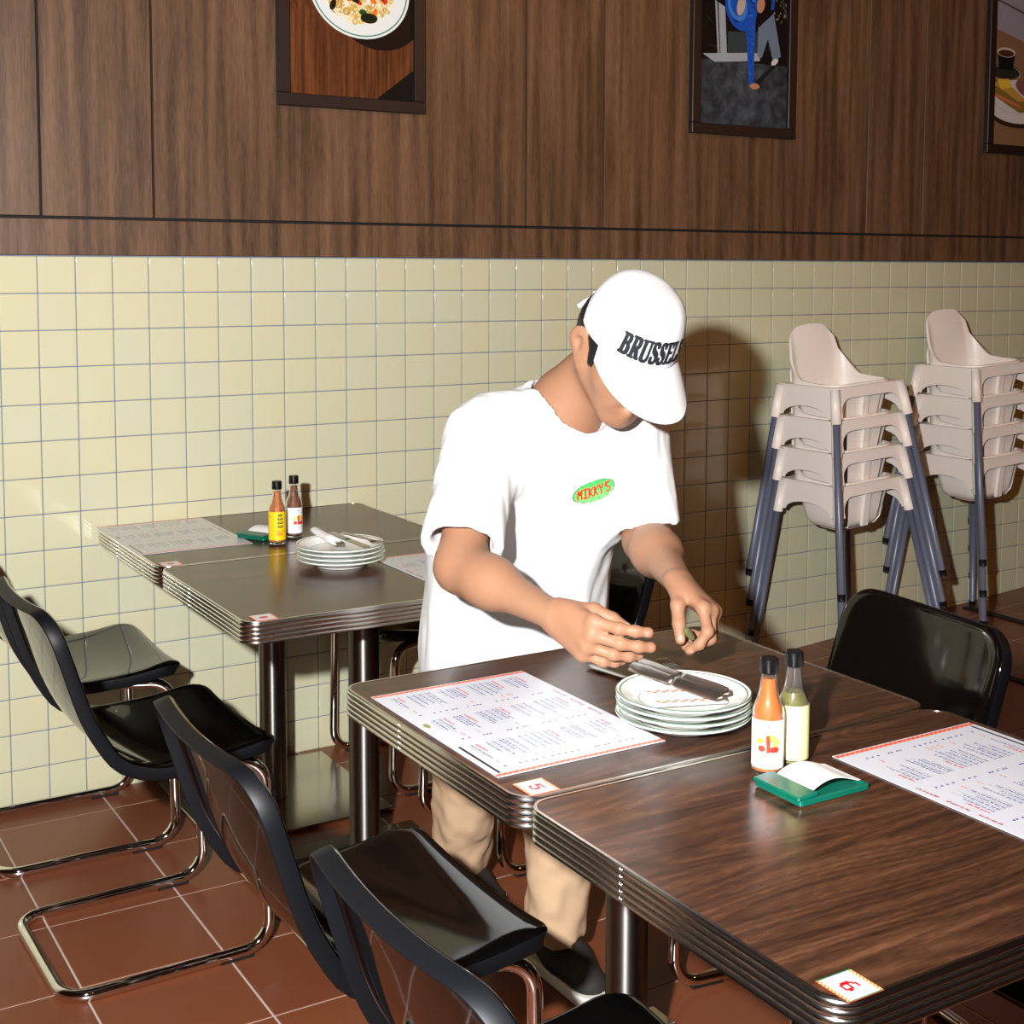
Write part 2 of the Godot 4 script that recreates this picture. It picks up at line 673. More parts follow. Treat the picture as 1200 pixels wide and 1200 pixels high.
func card_image(digit: String, edge: Color) -> Image:
	var im := blank(128, 128, Color(0.86, 0.86, 0.88))
	var a := Color(0.9, 0.32, 0.12)
	var b := Color(0.98, 0.8, 0.55)
	checks(im, Rect2i(0, 0, 128, 11), Vector2i(20, 2), a, b)
	checks(im, Rect2i(0, 117, 128, 11), Vector2i(20, 2), a, b)
	im.fill_rect(Rect2i(0, 0, 5, 128), edge)
	im.fill_rect(Rect2i(123, 0, 5, 128), edge)
	if digit != "":
		write(im, digit, Vector2(46, 36), Vector2(8, 8), Color(0.78, 0.08, 0.1), 0.9)
	else:
		paint_oval(im, Vector2(64, 64), Vector2(20, 26), Color(0.78, 0.1, 0.1))
	return im

func logo_image() -> Image:
	var im := blank(384, 192, Color(0.25, 0.8, 0.36))
	for y in 192:
		for x in 384:
			var p := (Vector2(x, y) - Vector2(192, 96)) / Vector2(192, 96)
			var l := p.length()
			var c := Color(0.3, 0.82, 0.38).lerp(Color(0.6, 0.93, 0.5), clampf(p.y * 0.5 + 0.3, 0, 1))
			if fposmod(l * 5.0, 1.0) < 0.14 or fposmod(p.angle() / TAU * 14.0, 1.0) < 0.1:
				c = Color(0.12, 0.55, 0.25)
			if l > 0.95:
				c = Color(0.08, 0.25, 0.14)
			im.set_pixel(x, y, c)
	write(im, "MIKKY'S", Vector2(46, 52), Vector2(7.4, 13), Color(0.35, 0.05, 0.02), 0.75, 0.12, 0.0)
	write(im, "MIKKY'S", Vector2(43, 48), Vector2(7.4, 13), Color(0.93, 0.18, 0.1), 0.7, 0.12, 0.0)
	return im

func label_image(kind: int) -> Image:
	var im := blank(256, 192, Color(0.95, 0.95, 0.97) if kind == 0 else Color(0.96, 0.78, 0.08))
	var n := FastNoiseLite.new()
	n.frequency = 0.05
	if kind == 0:
		# the front of the wrap is its middle
		paint_oval(im, Vector2(128, 22), Vector2(4, 6), Color(0.45, 0.47, 0.52))
		words(im, 94, 36, 68, 6, Color(0.6, 0.62, 0.7), 0.0)
		paint_oval(im, Vector2(107, 82), Vector2(10, 11), Color(0.95, 0.83, 0.2))
		paint_oval(im, Vector2(134, 70), Vector2(16, 15), Color(0.97, 0.85, 0.3))
		paint_oval(im, Vector2(147, 86), Vector2(11, 21), Color(0.97, 0.75, 0.35))
		paint_poly(im, PackedVector2Array([Vector2(122, 60), Vector2(132, 57), Vector2(134, 126), Vector2(123, 130)]), Color(0.86, 0.2, 0.12))
		paint_oval(im, Vector2(111, 112), Vector2(10, 13), Color(0.9, 0.25, 0.16))
		paint_oval(im, Vector2(144, 115), Vector2(13, 13), Color(0.88, 0.17, 0.12))
		words(im, 94, 140, 70, 7, Color(0.55, 0.57, 0.63), 0.0)
		words(im, 98, 153, 62, 5, Color(0.65, 0.67, 0.72), 0.0)
		words(im, 102, 166, 54, 4, Color(0.7, 0.72, 0.76), 0.0)
	elif kind == 1:
		for k in 3:
			im.fill_rect(Rect2i(138, 40 + k * 26, 26, 16), Color(0.35, 0.42, 0.1))
			im.fill_rect(Rect2i(144, 44 + k * 26, 12, 4), Color(0.96, 0.8, 0.1))
		paint_oval(im, Vector2(150, 24), Vector2(12, 9), Color(0.4, 0.5, 0.12))
		words(im, 130, 126, 44, 6, Color(0.5, 0.4, 0.1), 0.0)
		paint_oval(im, Vector2(150, 150), Vector2(18, 13), Color(0.93, 0.6, 0.1))
		words(im, 84, 30, 26, 5, Color(0.55, 0.42, 0.1), 0.0)
	return im

func pasta_picture() -> Image:
	var im := wood_image(384, 512, 91, [Color(0.2, 0.1, 0.05), Color(0.36, 0.2, 0.11), Color(0.5, 0.3, 0.17)], 5.0, 0.25)
	im.rotate_90(CLOCKWISE)
	im.resize(384, 512)
	paint_poly(im, PackedVector2Array([Vector2(384, 430), Vector2(384, 512), Vector2(265, 512)]), Color(0.05, 0.055, 0.06))
	paint_oval(im, Vector2(270, 262), Vector2(150, 122), Color(0.06, 0.05, 0.05), 0.2)
	paint_oval(im, Vector2(216, 232), Vector2(156, 128), Color(0.9, 0.91, 0.9), 0.1)
	paint_oval(im, Vector2(216, 232), Vector2(149, 122), Color(0.25, 0.5, 0.42), 0.1, 0.975)
	paint_oval(im, Vector2(216, 228), Vector2(104, 86), Color(0.8, 0.82, 0.8), 0.1, 0.98)
	paint_oval(im, Vector2(20, 150), Vector2(40, 22), Color(0.08, 0.4, 0.42))
	var g := RandomNumberGenerator.new()
	g.seed = 5
	var tones := [Color(0.93, 0.85, 0.62), Color(0.95, 0.9, 0.76), Color(0.85, 0.68, 0.3), Color(0.96, 0.93, 0.85), Color(0.78, 0.6, 0.3)]
	for k in 620:
		var p := Vector2(214, 236) + Vector2.from_angle(g.randf() * TAU) * sqrt(g.randf()) * Vector2(104, 84)
		paint_oval(im, p, Vector2(g.randf_range(6, 13), g.randf_range(4, 9)), tones[g.randi() % 5], g.randf() * PI, 0.55)
	for k in 26:
		var p := Vector2(214, 236) + Vector2.from_angle(g.randf() * TAU) * g.randf_range(0.35, 1.0) * Vector2(100, 80)
		paint_oval(im, p, Vector2(g.randf_range(8, 16), g.randf_range(6, 10)), [Color(0.88, 0.2, 0.1), Color(0.95, 0.45, 0.12), Color(0.07, 0.1, 0.06), Color(0.12, 0.3, 0.12)][g.randi() % 4], g.randf() * PI)
	paint_oval(im, Vector2(280, 190), Vector2(30, 22), Color(0.07, 0.08, 0.06), 0.9)
	paint_oval(im, Vector2(244, 306), Vector2(26, 13), Color(0.06, 0.12, 0.06), 0.0)
	for k in 90:
		var p := Vector2(205, 180) + Vector2.from_angle(g.randf() * TAU) * sqrt(g.randf()) * Vector2(50, 34)
		paint_oval(im, p, Vector2(5, 3), Color(0.96, 0.95, 0.92), g.randf() * PI)
	return im

func dancer_picture() -> Image:
	var im := blank(384, 512, Color(0.05, 0.05, 0.06))
	var n := FastNoiseLite.new()
	n.frequency = 0.02
	n.fractal_octaves = 4
	for y in range(318, 512):
		for x in 384:
			var v := 0.27 + 0.12 * n.get_noise_2d(x, y) - 0.0003 * absf(x - 200)
			im.set_pixel(x, y, Color(v * 0.88, v * 0.98, v * 1.08))
	var g := RandomNumberGenerator.new()
	g.seed = 9
	for k in 70:
		var a := Vector2(g.randf_range(0, 384), g.randf_range(0, 300))
		var v := g.randf_range(0.08, 0.3)
		var d := Vector2.from_angle(g.randf() * TAU) * g.randf_range(10, 46)
		var o := d.orthogonal().normalized() * g.randf_range(0.8, 2.2)
		paint_poly(im, PackedVector2Array([a, a + d, a + d + o, a + o]), Color(v, v * 1.02, v * 1.05))
	for k in 26:
		paint_oval(im, Vector2(g.randf_range(318, 380), g.randf_range(80, 190)), Vector2(3, 4), Color(0.6, 0.55, 0.42).darkened(g.randf() * 0.6))
	var light := Color(0.62, 0.65, 0.68)
	paint_poly(im, PackedVector2Array([Vector2(62, 120), Vector2(104, 120), Vector2(118, 300), Vector2(78, 302)]), light)
	paint_poly(im, PackedVector2Array([Vector2(70, 120), Vector2(76, 120), Vector2(90, 300), Vector2(86, 300)]), Color(0.2, 0.2, 0.22))
	paint_poly(im, PackedVector2Array([Vector2(60, 60), Vector2(190, 48), Vector2(190, 74), Vector2(60, 86)]), light)
	paint_poly(im, PackedVector2Array([Vector2(14, 304), Vector2(260, 284), Vector2(262, 310), Vector2(66, 326)]), light)
	paint_poly(im, PackedVector2Array([Vector2(120, 230), Vector2(250, 224), Vector2(250, 286), Vector2(120, 294)]), Color(0.2, 0.25, 0.26))
	paint_poly(im, PackedVector2Array([Vector2(320, 20), Vector2(328, 20), Vector2(384, 170), Vector2(376, 172)]), Color(0.2, 0.22, 0.24))
	var blue := Color(0.1, 0.32, 0.72)
	var sky := Color(0.25, 0.5, 0.82)
	paint_poly(im, PackedVector2Array([Vector2(252, 210), Vector2(320, 160), Vector2(356, 290), Vector2(320, 306), Vector2(296, 240), Vector2(270, 300), Vector2(250, 296)]), Color(0.42, 0.48, 0.55))
	paint_poly(im, PackedVector2Array([Vector2(40, 70), Vector2(130, 20), Vector2(150, 90), Vector2(110, 160), Vector2(60, 140)]), Color(0.04, 0.04, 0.05))
	paint_oval(im, Vector2(176, 150), Vector2(66, 78), blue, -0.5)
	paint_oval(im, Vector2(160, 148), Vector2(40, 50), sky, -0.5, 0.7)
	paint_poly(im, PackedVector2Array([Vector2(190, 0), Vector2(222, 0), Vector2(230, 80), Vector2(200, 120)]), sky)
	paint_poly(im, PackedVector2Array([Vector2(220, 60), Vector2(300, 30), Vector2(330, 70), Vector2(320, 150), Vector2(240, 140)]), blue)
	paint_poly(im, PackedVector2Array([Vector2(196, 190), Vector2(240, 180), Vector2(234, 380), Vector2(214, 382)]), blue)
	for k in 24:
		var a := Vector2(g.randf_range(204, 226), g.randf_range(200, 370))
		paint_poly(im, PackedVector2Array([a, a + Vector2(12, 5), a + Vector2(11, 9)]), sky if k % 3 == 0 else blue.darkened(0.35))
	for k in 22:
		var a := Vector2(176, 150) + Vector2.from_angle(g.randf() * TAU) * g.randf_range(44, 58)
		paint_oval(im, a, Vector2(9, 3), sky if k % 3 == 0 else blue.darkened(0.35), g.randf() * PI)
	paint_oval(im, Vector2(176, 148), Vector2(17, 32), Color(0.75, 0.66, 0.6), 0.3)
	paint_oval(im, Vector2(282, 130), Vector2(28, 30), Color(0.06, 0.04, 0.04))
	paint_oval(im, Vector2(262, 140), Vector2(17, 25), Color(0.75, 0.52, 0.4), 0.3)
	paint_oval(im, Vector2(240, 388), Vector2(22, 9), Color(0.72, 0.5, 0.38))
	paint_poly(im, PackedVector2Array([Vector2(240, 376), Vector2(330, 310), Vector2(340, 318), Vector2(262, 380)]), Color(0.1, 0.11, 0.12))
	paint_oval(im, Vector2(328, 308), Vector2(17, 9), Color(0.8, 0.8, 0.8), -0.5)
	return im

func lunch_picture() -> Image:
	var im := blank(384, 512, Color(0.5, 0.37, 0.27))
	paint_poly(im, PackedVector2Array([Vector2(0, 0), Vector2(384, 0), Vector2(384, 190), Vector2(0, 110)]), Color(0.55, 0.53, 0.58))
	paint_poly(im, PackedVector2Array([Vector2(0, 6), Vector2(384, 90), Vector2(384, 98), Vector2(0, 12)]), Color(0.3, 0.24, 0.22))
	paint_oval(im, Vector2(70, 256), Vector2(84, 26), Color(0.16, 0.17, 0.13))
	paint_oval(im, Vector2(70, 262), Vector2(88, 28), Color(0.6, 0.6, 0.55), 0.0, 0.94)
	paint_poly(im, PackedVector2Array([Vector2(20, 190), Vector2(124, 190), Vector2(112, 250), Vector2(34, 250)]), Color(0.08, 0.09, 0.07))
	paint_oval(im, Vector2(72, 190), Vector2(52, 17), Color(0.75, 0.7, 0.68))
	paint_oval(im, Vector2(72, 193), Vector2(44, 12), Color(0.3, 0.16, 0.12))
	paint_oval(im, Vector2(150, 378), Vector2(190, 72), Color(0.2, 0.14, 0.1))
	paint_oval(im, Vector2(150, 358), Vector2(190, 76), Color(0.78, 0.76, 0.75))
	paint_oval(im, Vector2(150, 350), Vector2(140, 52), Color(0.7, 0.68, 0.67), 0.0, 0.97)
	paint_poly(im, PackedVector2Array([Vector2(0, 316), Vector2(70, 290), Vector2(200, 360), Vector2(190, 392), Vector2(160, 396), Vector2(0, 340)]), Color(0.5, 0.4, 0.16))
	paint_poly(im, PackedVector2Array([Vector2(0, 300), Vector2(70, 286), Vector2(200, 352), Vector2(150, 356)]), Color(0.72, 0.55, 0.25))
	paint_poly(im, PackedVector2Array([Vector2(24, 286), Vector2(90, 280), Vector2(110, 308), Vector2(50, 320)]), Color(0.85, 0.7, 0.22))
	paint_poly(im, PackedVector2Array([Vector2(0, 330), Vector2(150, 366), Vector2(180, 380), Vector2(150, 376), Vector2(0, 342)]), Color(0.75, 0.42, 0.3))
	paint_oval(im, Vector2(190, 310), Vector2(60, 26), Color(0.5, 0.3, 0.28), 0.3)
	return im

func make_materials() -> void:
	mat("tile_glaze", Color(0.79, 0.78, 0.655), 0.09)
	mat("tile_glaze_warm", Color(0.8, 0.78, 0.648), 0.09)
	mat("tile_glaze_pale", Color(0.785, 0.78, 0.668), 0.1)
	mat("grout", Color(0.47, 0.49, 0.55), 0.9)
	mat("floor_tile", Color(0.455, 0.25, 0.155), 0.32, 0.0, 0.45)
	mat("floor_tile_dark", Color(0.435, 0.235, 0.145), 0.34, 0.0, 0.45)
	mat("floor_grout", Color(0.72, 0.66, 0.62), 0.9)
	mat("wood_panel", Color.WHITE, 0.42, 0.0, 0.5)
	var wall_wood := wood_image(1024, 512, 11, [Color(0.215, 0.145, 0.1), Color(0.38, 0.276, 0.198), Color(0.5, 0.375, 0.28)], 3.0, 0.25)
	wall_wood.rotate_90(CLOCKWISE)
	triplanar(M.wood_panel, tex(wall_wood), Vector3(0.95, 0.42, 0.95))
	mat("table_wood", Color.WHITE, 0.23, 0.0, 0.5)
	var top_wood := wood_image(1024, 512, 47, [Color(0.15, 0.088, 0.058), Color(0.275, 0.175, 0.12), Color(0.42, 0.28, 0.195)], 9.0, 0.3)
	triplanar(M.table_wood, tex(top_wood), Vector3(0.8, 0.8, 1.25))
	mat("panel_gap", Color(0.03, 0.025, 0.02), 0.8)
	mat("frame_dark", Color(0.13, 0.085, 0.07), 0.45)
	mat("aluminium", Color(0.86, 0.85, 0.83), 0.2, 1.0)
	mat("steel", Color(0.72, 0.7, 0.67), 0.2, 1.0)
	mat("plate_steel", Color(0.74, 0.72, 0.68), 0.17, 1.0)
	mat("post_steel", Color(0.5, 0.48, 0.465), 0.4, 1.0)
	M.post_steel.anisotropy_enabled = true
	M.post_steel.anisotropy = -0.93
	mat("chrome", Color(0.9, 0.89, 0.88), 0.05, 1.0)
	mat("black_shell", Color(0.02, 0.019, 0.019), 0.06, 0.0, 0.5)
	mat("black_rim", Color(0.028, 0.034, 0.048), 0.5, 0.0, 0.35)
	mat("black_rubber", Color(0.025, 0.025, 0.027), 0.6)
	mat("beige_plastic", Color(0.95, 0.915, 0.88), 0.4)
	mat("beige_frame", Color(0.94, 0.9, 0.865), 0.38)
	mat("grey_tube", Color(0.42, 0.44, 0.51), 0.35, 0.15)
	mat("china", Color.WHITE, 0.13)
	M.china.vertex_color_use_as_albedo = true
	mat("cutlery", Color(0.74, 0.72, 0.69), 0.3, 1.0)
	mat("green_plastic", Color(0.02, 0.36, 0.29), 0.28)
	mat("paper", Color(0.93, 0.93, 0.93), 0.8)
	mat("napkin", Color.WHITE, 0.9)
	var nap := blank(256, 256, Color(0.93, 0.93, 0.94))
	checks(nap, Rect2i(20, 60, 200, 30), Vector2i(12, 2), Color(0.92, 0.4, 0.12), Color(0.95, 0.95, 0.95))
	checks(nap, Rect2i(20, 190, 200, 30), Vector2i(12, 2), Color(0.92, 0.4, 0.12), Color(0.95, 0.95, 0.95))
	words(nap, 60, 120, 130, 16, Color(0.8, 0.8, 0.84), 0.0)
	M.napkin.albedo_texture = tex(nap)
	mat("menu_print", Color.WHITE, 0.22)
	M.menu_print.albedo_texture = tex(menu_image())
	for d in [["card_5", "5", Color(0.95, 0.85, 0.65)], ["card_6", "6", Color(0.1, 0.4, 0.22)], ["card_plain", "", Color(0.92, 0.7, 0.6)]]:
		mat(d[0], Color.WHITE, 0.3)
		M[d[0]].albedo_texture = tex(card_image(d[1], d[2]))
	mat("glass", Color(1, 1, 1, 0.02), 0.02)
	M.glass.refraction_enabled = true
	M.glass.refraction_scale = 0.05
	mat("orange_sauce", Color(0.94, 0.47, 0.0), 0.35)
	mat("green_sauce", Color(0.5, 0.47, 0.12), 0.4)
	mat("yellow_sauce", Color(0.8, 0.42, 0.03), 0.4)
	mat("brown_sauce", Color(0.5, 0.25, 0.1), 0.4)
	mat("black_cap", Color(0.03, 0.032, 0.036), 0.35)
	mat("label_white", Color.WHITE, 0.45)
	M.label_white.albedo_texture = tex(label_image(0))
	mat("label_yellow", Color.WHITE, 0.4)
	M.label_yellow.albedo_texture = tex(label_image(1))
	mat("label_cream", Color(0.83, 0.82, 0.58), 0.5)
	for d in [["print_pasta", pasta_picture()], ["print_dancer", dancer_picture()], ["print_lunch", lunch_picture()]]:
		mat(d[0], Color.WHITE, 0.4, 0.0, 0.3)
		M[d[0]].albedo_texture = tex(d[1])
	mat("skin", Color(0.585, 0.425, 0.325), 0.5, 0.0, 0.35)
	M.skin.subsurf_scatter_enabled = true
	M.skin.subsurf_scatter_strength = 0.08
	mat("nail", Color(0.68, 0.5, 0.43), 0.45)
	mat("eye_white", Color(0.9, 0.88, 0.86), 0.2)
	mat("lip", Color(0.66, 0.36, 0.32), 0.5)
	mat("hair", Color(0.025, 0.022, 0.022), 0.5)
	mat("white_cotton", Color(0.86, 0.865, 0.865), 0.9, 0.0, 0.2)
	mat("cap_cotton", Color(0.84, 0.845, 0.85), 0.85, 0.0, 0.2)
	mat("navy_thread", Color(0.05, 0.06, 0.1), 0.8)
	mat("khaki", Color(0.74, 0.62, 0.5), 0.9, 0.0, 0.2)
	mat("shoe_canvas", Color(0.13, 0.11, 0.09), 0.8)
	mat("shoe_sole", Color(0.85, 0.84, 0.8), 0.6)
	mat("olive_scrap", Color(0.33, 0.34, 0.19), 0.7)
	mat("shirt_print", Color.WHITE, 0.7)
	M.shirt_print.albedo_texture = tex(logo_image())
	mat("plaster", Color(0.32, 0.25, 0.19), 0.8)
	mat("ceiling_paint", Color(0.3, 0.25, 0.21), 0.9)
	mat("lamp", Color(1, 0.9, 0.75), 0.4)
	M.lamp.emission_enabled = true
	M.lamp.emission = Color(1.0, 0.72, 0.42)
	M.lamp.emission_energy_multiplier = 3.0
	mat("cable", Color(0.02, 0.02, 0.02), 0.6)

# ------------------------------------------------------------------ the room
const ROOM_LO := Vector3(-3.0, 0.0, 0.0)
const ROOM_HI := Vector3(6.4, 3.0, 6.6)

func box_between(st: SurfaceTool, a: Vector3, b: Vector3, chamfer := 0.0) -> void:
	rbox(st, (a + b) * 0.5, (b - a).abs(), chamfer)

func build_room() -> void:
	# tiled wall with wood panels above
	var st := begin()
	box_between(st, Vector3(-3.2, -0.2, -0.25), Vector3(6.6, 3.2, -0.0022))
	var wall := structure("wall_back", st, M.grout)
	var variants := []
	for k in 5:
		var tv := begin()
		var s := 0.0974
		tv.set_smooth_group(0)
		# a slightly pillowed glazed tile: rings from the back edge to the middle of the face
		var rings := [Vector2(0.0, -0.008), Vector2(0.0, -0.0013), Vector2(-0.0004, -0.0005), Vector2(-0.0014, -0.0001), Vector2(-0.006, 0.0), Vector2(-0.025, 0.00002 + 0.00002 * k)]
		var prev := PackedVector3Array()
		for i in rings.size():
			var r := round_rect(s / 2 + rings[i].x, s / 2 + rings[i].x, 0.002, rings[i].y, 2)
			for j in r.size():
				r[j] = Vector3(r[j].x, -r[j].z, r[j].y)
			if i:
				band(tv, prev, r, true, true)
			prev = r
		cap_fan(tv, prev, true)
		variants.append(finish(tv))
	var rest := begin()
	var singles := []
	for col in range(-30, 64):
		for row in 15:
			var c := Vector3(col * 0.1 + 0.05, 1.497 - 0.05 - row * 0.1, 0.0)
			if c.x < -2.95 or c.x > 6.35:
				continue
			var tilt := Basis.from_euler(Vector3(rng.randf_range(-1, 1) * 0.0035, rng.randf_range(-1, 1) * 0.0035, 0))
			var tf := Transform3D(tilt, c)
			var hidden: bool = (c.x > 0.98 and c.x < 1.75 and c.y < 1.15) or (c.x > 0.1 and c.x < 1.15 and c.y < 0.72 and c.y > 0.55)
			if col >= -1 and col < 22 and not hidden and singles.size() < 296:
				singles.append([tf, rng.randi() % 5, rng.randi() % 3])
			else:
				rest.append_from(variants[rng.randi() % 5], 0, tf)
	for s in singles:
		var o := put_mesh("tile", variants[s[1]], [M.tile_glaze, M.tile_glaze_warm, M.tile_glaze_pale][s[2]], wall)
		o.transform = s[0]
	var rest_tiles := MeshInstance3D.new()
	rest_tiles.name = "tile_field"
	rest_tiles.mesh = rest.commit()
	rest_tiles.material_override = M.tile_glaze
	rest_tiles.set_meta("kind", "stuff")
	wall.add_child(rest_tiles)
	var back := begin()
	box_between(back, Vector3(-3.0, 1.5, -0.004), Vector3(6.4, 3.0, 0.004))
	put("backing", back, M.panel_gap, wall)
	var rail := begin()
	box_between(rail, Vector3(-3.0, 1.5, -0.002), Vector3(6.4, 1.5965, 0.018), 0.0015)
	put("rail", rail, M.wood_panel, wall)
	var x := -3.023
	var wide := false
	while x < 6.0:
		var w := 1.2135 if wide else 0.303
		var p := begin()
		box_between(p, Vector3(x + 0.0035, 1.6045, -0.002), Vector3(minf(x + w - 0.0035, 6.4), 2.99, 0.018), 0.0005)
		put("panel", p, M.wood_panel, wall)
		x += w
		wide = not wide
	# floor with square terracotta tiles
	var f := begin()
	box_between(f, Vector3(-3.2, -0.2, -0.2), Vector3(6.6, -0.0016, 6.8))
	var floor_node := structure("floor", f, M.floor_grout)
	var ftile := []
	for k in 2:
		var ft := begin()
		rbox(ft, Vector3(0, -0.005, 0), Vector3(0.2955, 0.01, 0.2955), 0.0012)
		ftile.append(finish(ft))
	var frest := begin()
	for i in range(-10, 7):
		for j in range(-1, 21):
			var c := Vector3(0.13 + 0.3 * i + 0.15, 0.0, 0.15 + 0.3 * j + 0.15)
			var tf := Transform3D(Basis.from_euler(Vector3(rng.randf_range(-1, 1) * 0.0012, 0, rng.randf_range(-1, 1) * 0.0012)), c)
			var in_view: bool = i >= -3 and j <= 6 and c.z < 1.75 + c.x * 0.6
			if j == -1:
				tf = Transform3D(Basis.from_scale(Vector3(1, 1, 0.49)), c + Vector3(0, 0, 0.0745))
			if in_view:
				put_mesh("tile", ftile[0], M.floor_tile if rng.randf() < 0.6 else M.floor_tile_dark, floor_node).transform = tf
			else:
				frest.append_from(ftile[0], 0, tf)
	var fr := MeshInstance3D.new()
	fr.name = "tile_field"
	fr.mesh = frest.commit()
	fr.material_override = M.floor_tile
	fr.set_meta("kind", "stuff")
	floor_node.add_child(fr)
	# the floor rises gently towards the right
	var ang := atan(RAMP_SLOPE)
	var rst := begin()
	prism(rst, PackedVector2Array([Vector2(0, -0.06), Vector2(4.4, -0.06), Vector2(4.4, -0.0016), Vector2(0, -0.0016)]), Transform3D(Basis(), Vector3.ZERO), 6.6)
	var ramp := structure("ramp", rst, M.floor_grout)
	ramp.position = Vector3(RAMP_X, 0, 0)
	ramp.rotation.z = ang
	var rrest := begin()
	for i in 14:
		for j in range(-1, 21):
			var c := Vector3(0.15 + 0.3 * i, 0.0, 0.15 + 0.3 * j + 0.15)
			var tf := Transform3D(Basis(), c)
			if j == -1:
				tf = Transform3D(Basis.from_scale(Vector3(1, 1, 0.49)), c + Vector3(0, 0, 0.0745))
			if i < 6 and j < 5 and c.z < 0.3 + 0.55 * c.x + 0.4:
				put_mesh("tile", ftile[0], M.floor_tile if rng.randf() < 0.6 else M.floor_tile_dark, ramp).transform = tf
			else:
				rrest.append_from(ftile[0], 0, tf)
	var rr := MeshInstance3D.new()
	rr.name = "tile_field"
	rr.mesh = rrest.commit()
	rr.material_override = M.floor_tile
	rr.set_meta("kind", "stuff")
	ramp.add_child(rr)
	for sx in [0.85, 1.4]:
		var ss := begin()
		rbox(ss, Vector3(sx, 0.003, 1.6), Vector3(0.035, 0.006, 3.1), 0.002)
		put("anti_slip_strip", ss, M.cable, ramp)
	# the rest of the shell
	var sides := [["wall_left", Vector3(-3.2, -0.2, -0.2), Vector3(-3.0, 3.2, 6.8), M.plaster], ["wall_right", Vector3(6.4, -0.2, -0.2), Vector3(6.6, 3.2, 6.8), M.plaster], ["wall_front", Vector3(-3.2, -0.2, 6.6), Vector3(6.6, 3.2, 6.8), M.plaster], ["ceiling", Vector3(-3.2, 3.0, -0.2), Vector3(6.6, 3.2, 6.8), M.ceiling_paint]]
	for s in sides:
		var b := begin()
		box_between(b, s[1], s[2])
		structure(s[0], b, s[3])

func build_pictures() -> void:
	var rows := [[0.675, M.print_pasta, "dark-framed picture of a plate of pasta on a wooden table"], [2.183, M.print_dancer, "dark-framed picture of a street dancer in blue balancing on one hand"], [3.684, M.print_lunch, "dark-framed picture of a coffee cup and a sandwich on a plate"]]
	for r in rows:
		var x0: float = r[0]
		var w := 0.475
		var h := 0.66
		var t := thing("framed_picture", r[2], "picture", Vector3(x0 + w / 2, 1.936 + h / 2, 0.018), 0.0, "framed pictures on the wood panels")
		var b := 0.036
		var st := begin()
		rbox(st, Vector3(0, -h / 2 + b / 2, 0.012), Vector3(w, b, 0.024), 0.002)
		rbox(st, Vector3(0, h / 2 - b / 2, 0.012), Vector3(w, b, 0.024), 0.002)
		rbox(st, Vector3(-w / 2 + b / 2, 0, 0.012), Vector3(b, h - 2 * b, 0.024), 0.002)
		rbox(st, Vector3(w / 2 - b / 2, 0, 0.012), Vector3(b, h - 2 * b, 0.024), 0.002)
		put("frame", st, M.frame_dark, t)
		put("print", flat_print(w - 2 * b, h - 2 * b, 0.006), r[1], t).position = Vector3(0, 0, 0.004)

# a thin printed sheet facing +z with its picture upright
func flat_print(w: float, h: float, thick: float) -> SurfaceTool:
	var st := begin()
	st.set_smooth_group(-1)
	var c := [Vector3(-w / 2, -h / 2, thick), Vector3(w / 2, -h / 2, thick), Vector3(w / 2, h / 2, thick), Vector3(-w / 2, h / 2, thick)]
	var uv := [Vector2(0, 1), Vector2(1, 1), Vector2(1, 0), Vector2(0, 0)]
	for k in [0, 2, 1, 0, 3, 2]:
		st.set_uv(uv[k])
		st.add_vertex(c[k])
	st.set_uv(Vector2(0.5, 0.3))
	for k in 4:
		var d := c.duplicate()
		var a: Vector3 = c[k]
		var b: Vector3 = d[(k + 1) % 4]
		quad(st, a, b, b - Vector3(0, 0, thick), a - Vector3(0, 0, thick), Vector3(0, 0, thick / 2))
	quad(st, c[0] - Vector3(0, 0, thick), c[1] - Vector3(0, 0, thick), c[2] - Vector3(0, 0, thick), c[3] - Vector3(0, 0, thick), Vector3(0, 0, thick / 2))
	return st

# ------------------------------------------------------------------ tables
func make_table() -> Node3D:
	var t := thing("cafe_table", "brown wood laminate table", "table", Vector3.ZERO, 0.0, "brown laminate tables with ribbed metal edges")
	var st := begin()
	slab(st, 0.396, 0.294, 0.034, [Vector2(0, 0.706), Vector2(0, 0.75)])
	put("tabletop", st, M.table_wood, t)
	var e := begin()
	var prof := [Vector2(-0.01, 0.704), Vector2(0.002, 0.704)]
	for k in 5:
		var y := 0.704 + k * 0.0093
		for q in [[0.0028, 0.0003], [0.0038, 0.0016], [0.0041, 0.0034], [0.0037, 0.0052], [0.0026, 0.0068], [-0.0006, 0.0072], [-0.0006, 0.0089]]:
			prof.append(Vector2(q[0], y + q[1]))
	prof.resize(prof.size() - 2)
	prof.append(Vector2(0.002, 0.7508))
	prof.append(Vector2(-0.0022, 0.7508))
	prof.append(Vector2(-0.0022, 0.748))
	slab(e, 0.396, 0.294, 0.034, prof, false)
	var trim := put("edge_trim", e, M.aluminium, t)
	var sm := begin()
	rbox(sm, Vector3(-0.4005, 0.7275, -0.07), Vector3(0.0012, 0.044, 0.0012))
	put("seam", sm, M.steel, trim)
	var p := begin()
	lathe(p, [Vector2(0.0, 0.008), Vector2(0.0365, 0.008), Vector2(0.0365, 0.7), Vector2(0.0, 0.7)], 48, Vector3.ZERO, [], true)
	put("post", p, M.post_steel, t)
	var fl := begin()
	rbox(fl, Vector3(0, 0.702, 0), Vector3(0.34, 0.006, 0.34), 0.001)
	put("top_plate", fl, M.black_rubber, t)
	var b := begin()
	rbox(b, Vector3(0, 0.006, 0), Vector3(0.5, 0.008, 0.5), 0.002)
	put("base_plate", b, M.plate_steel, t)
	return t

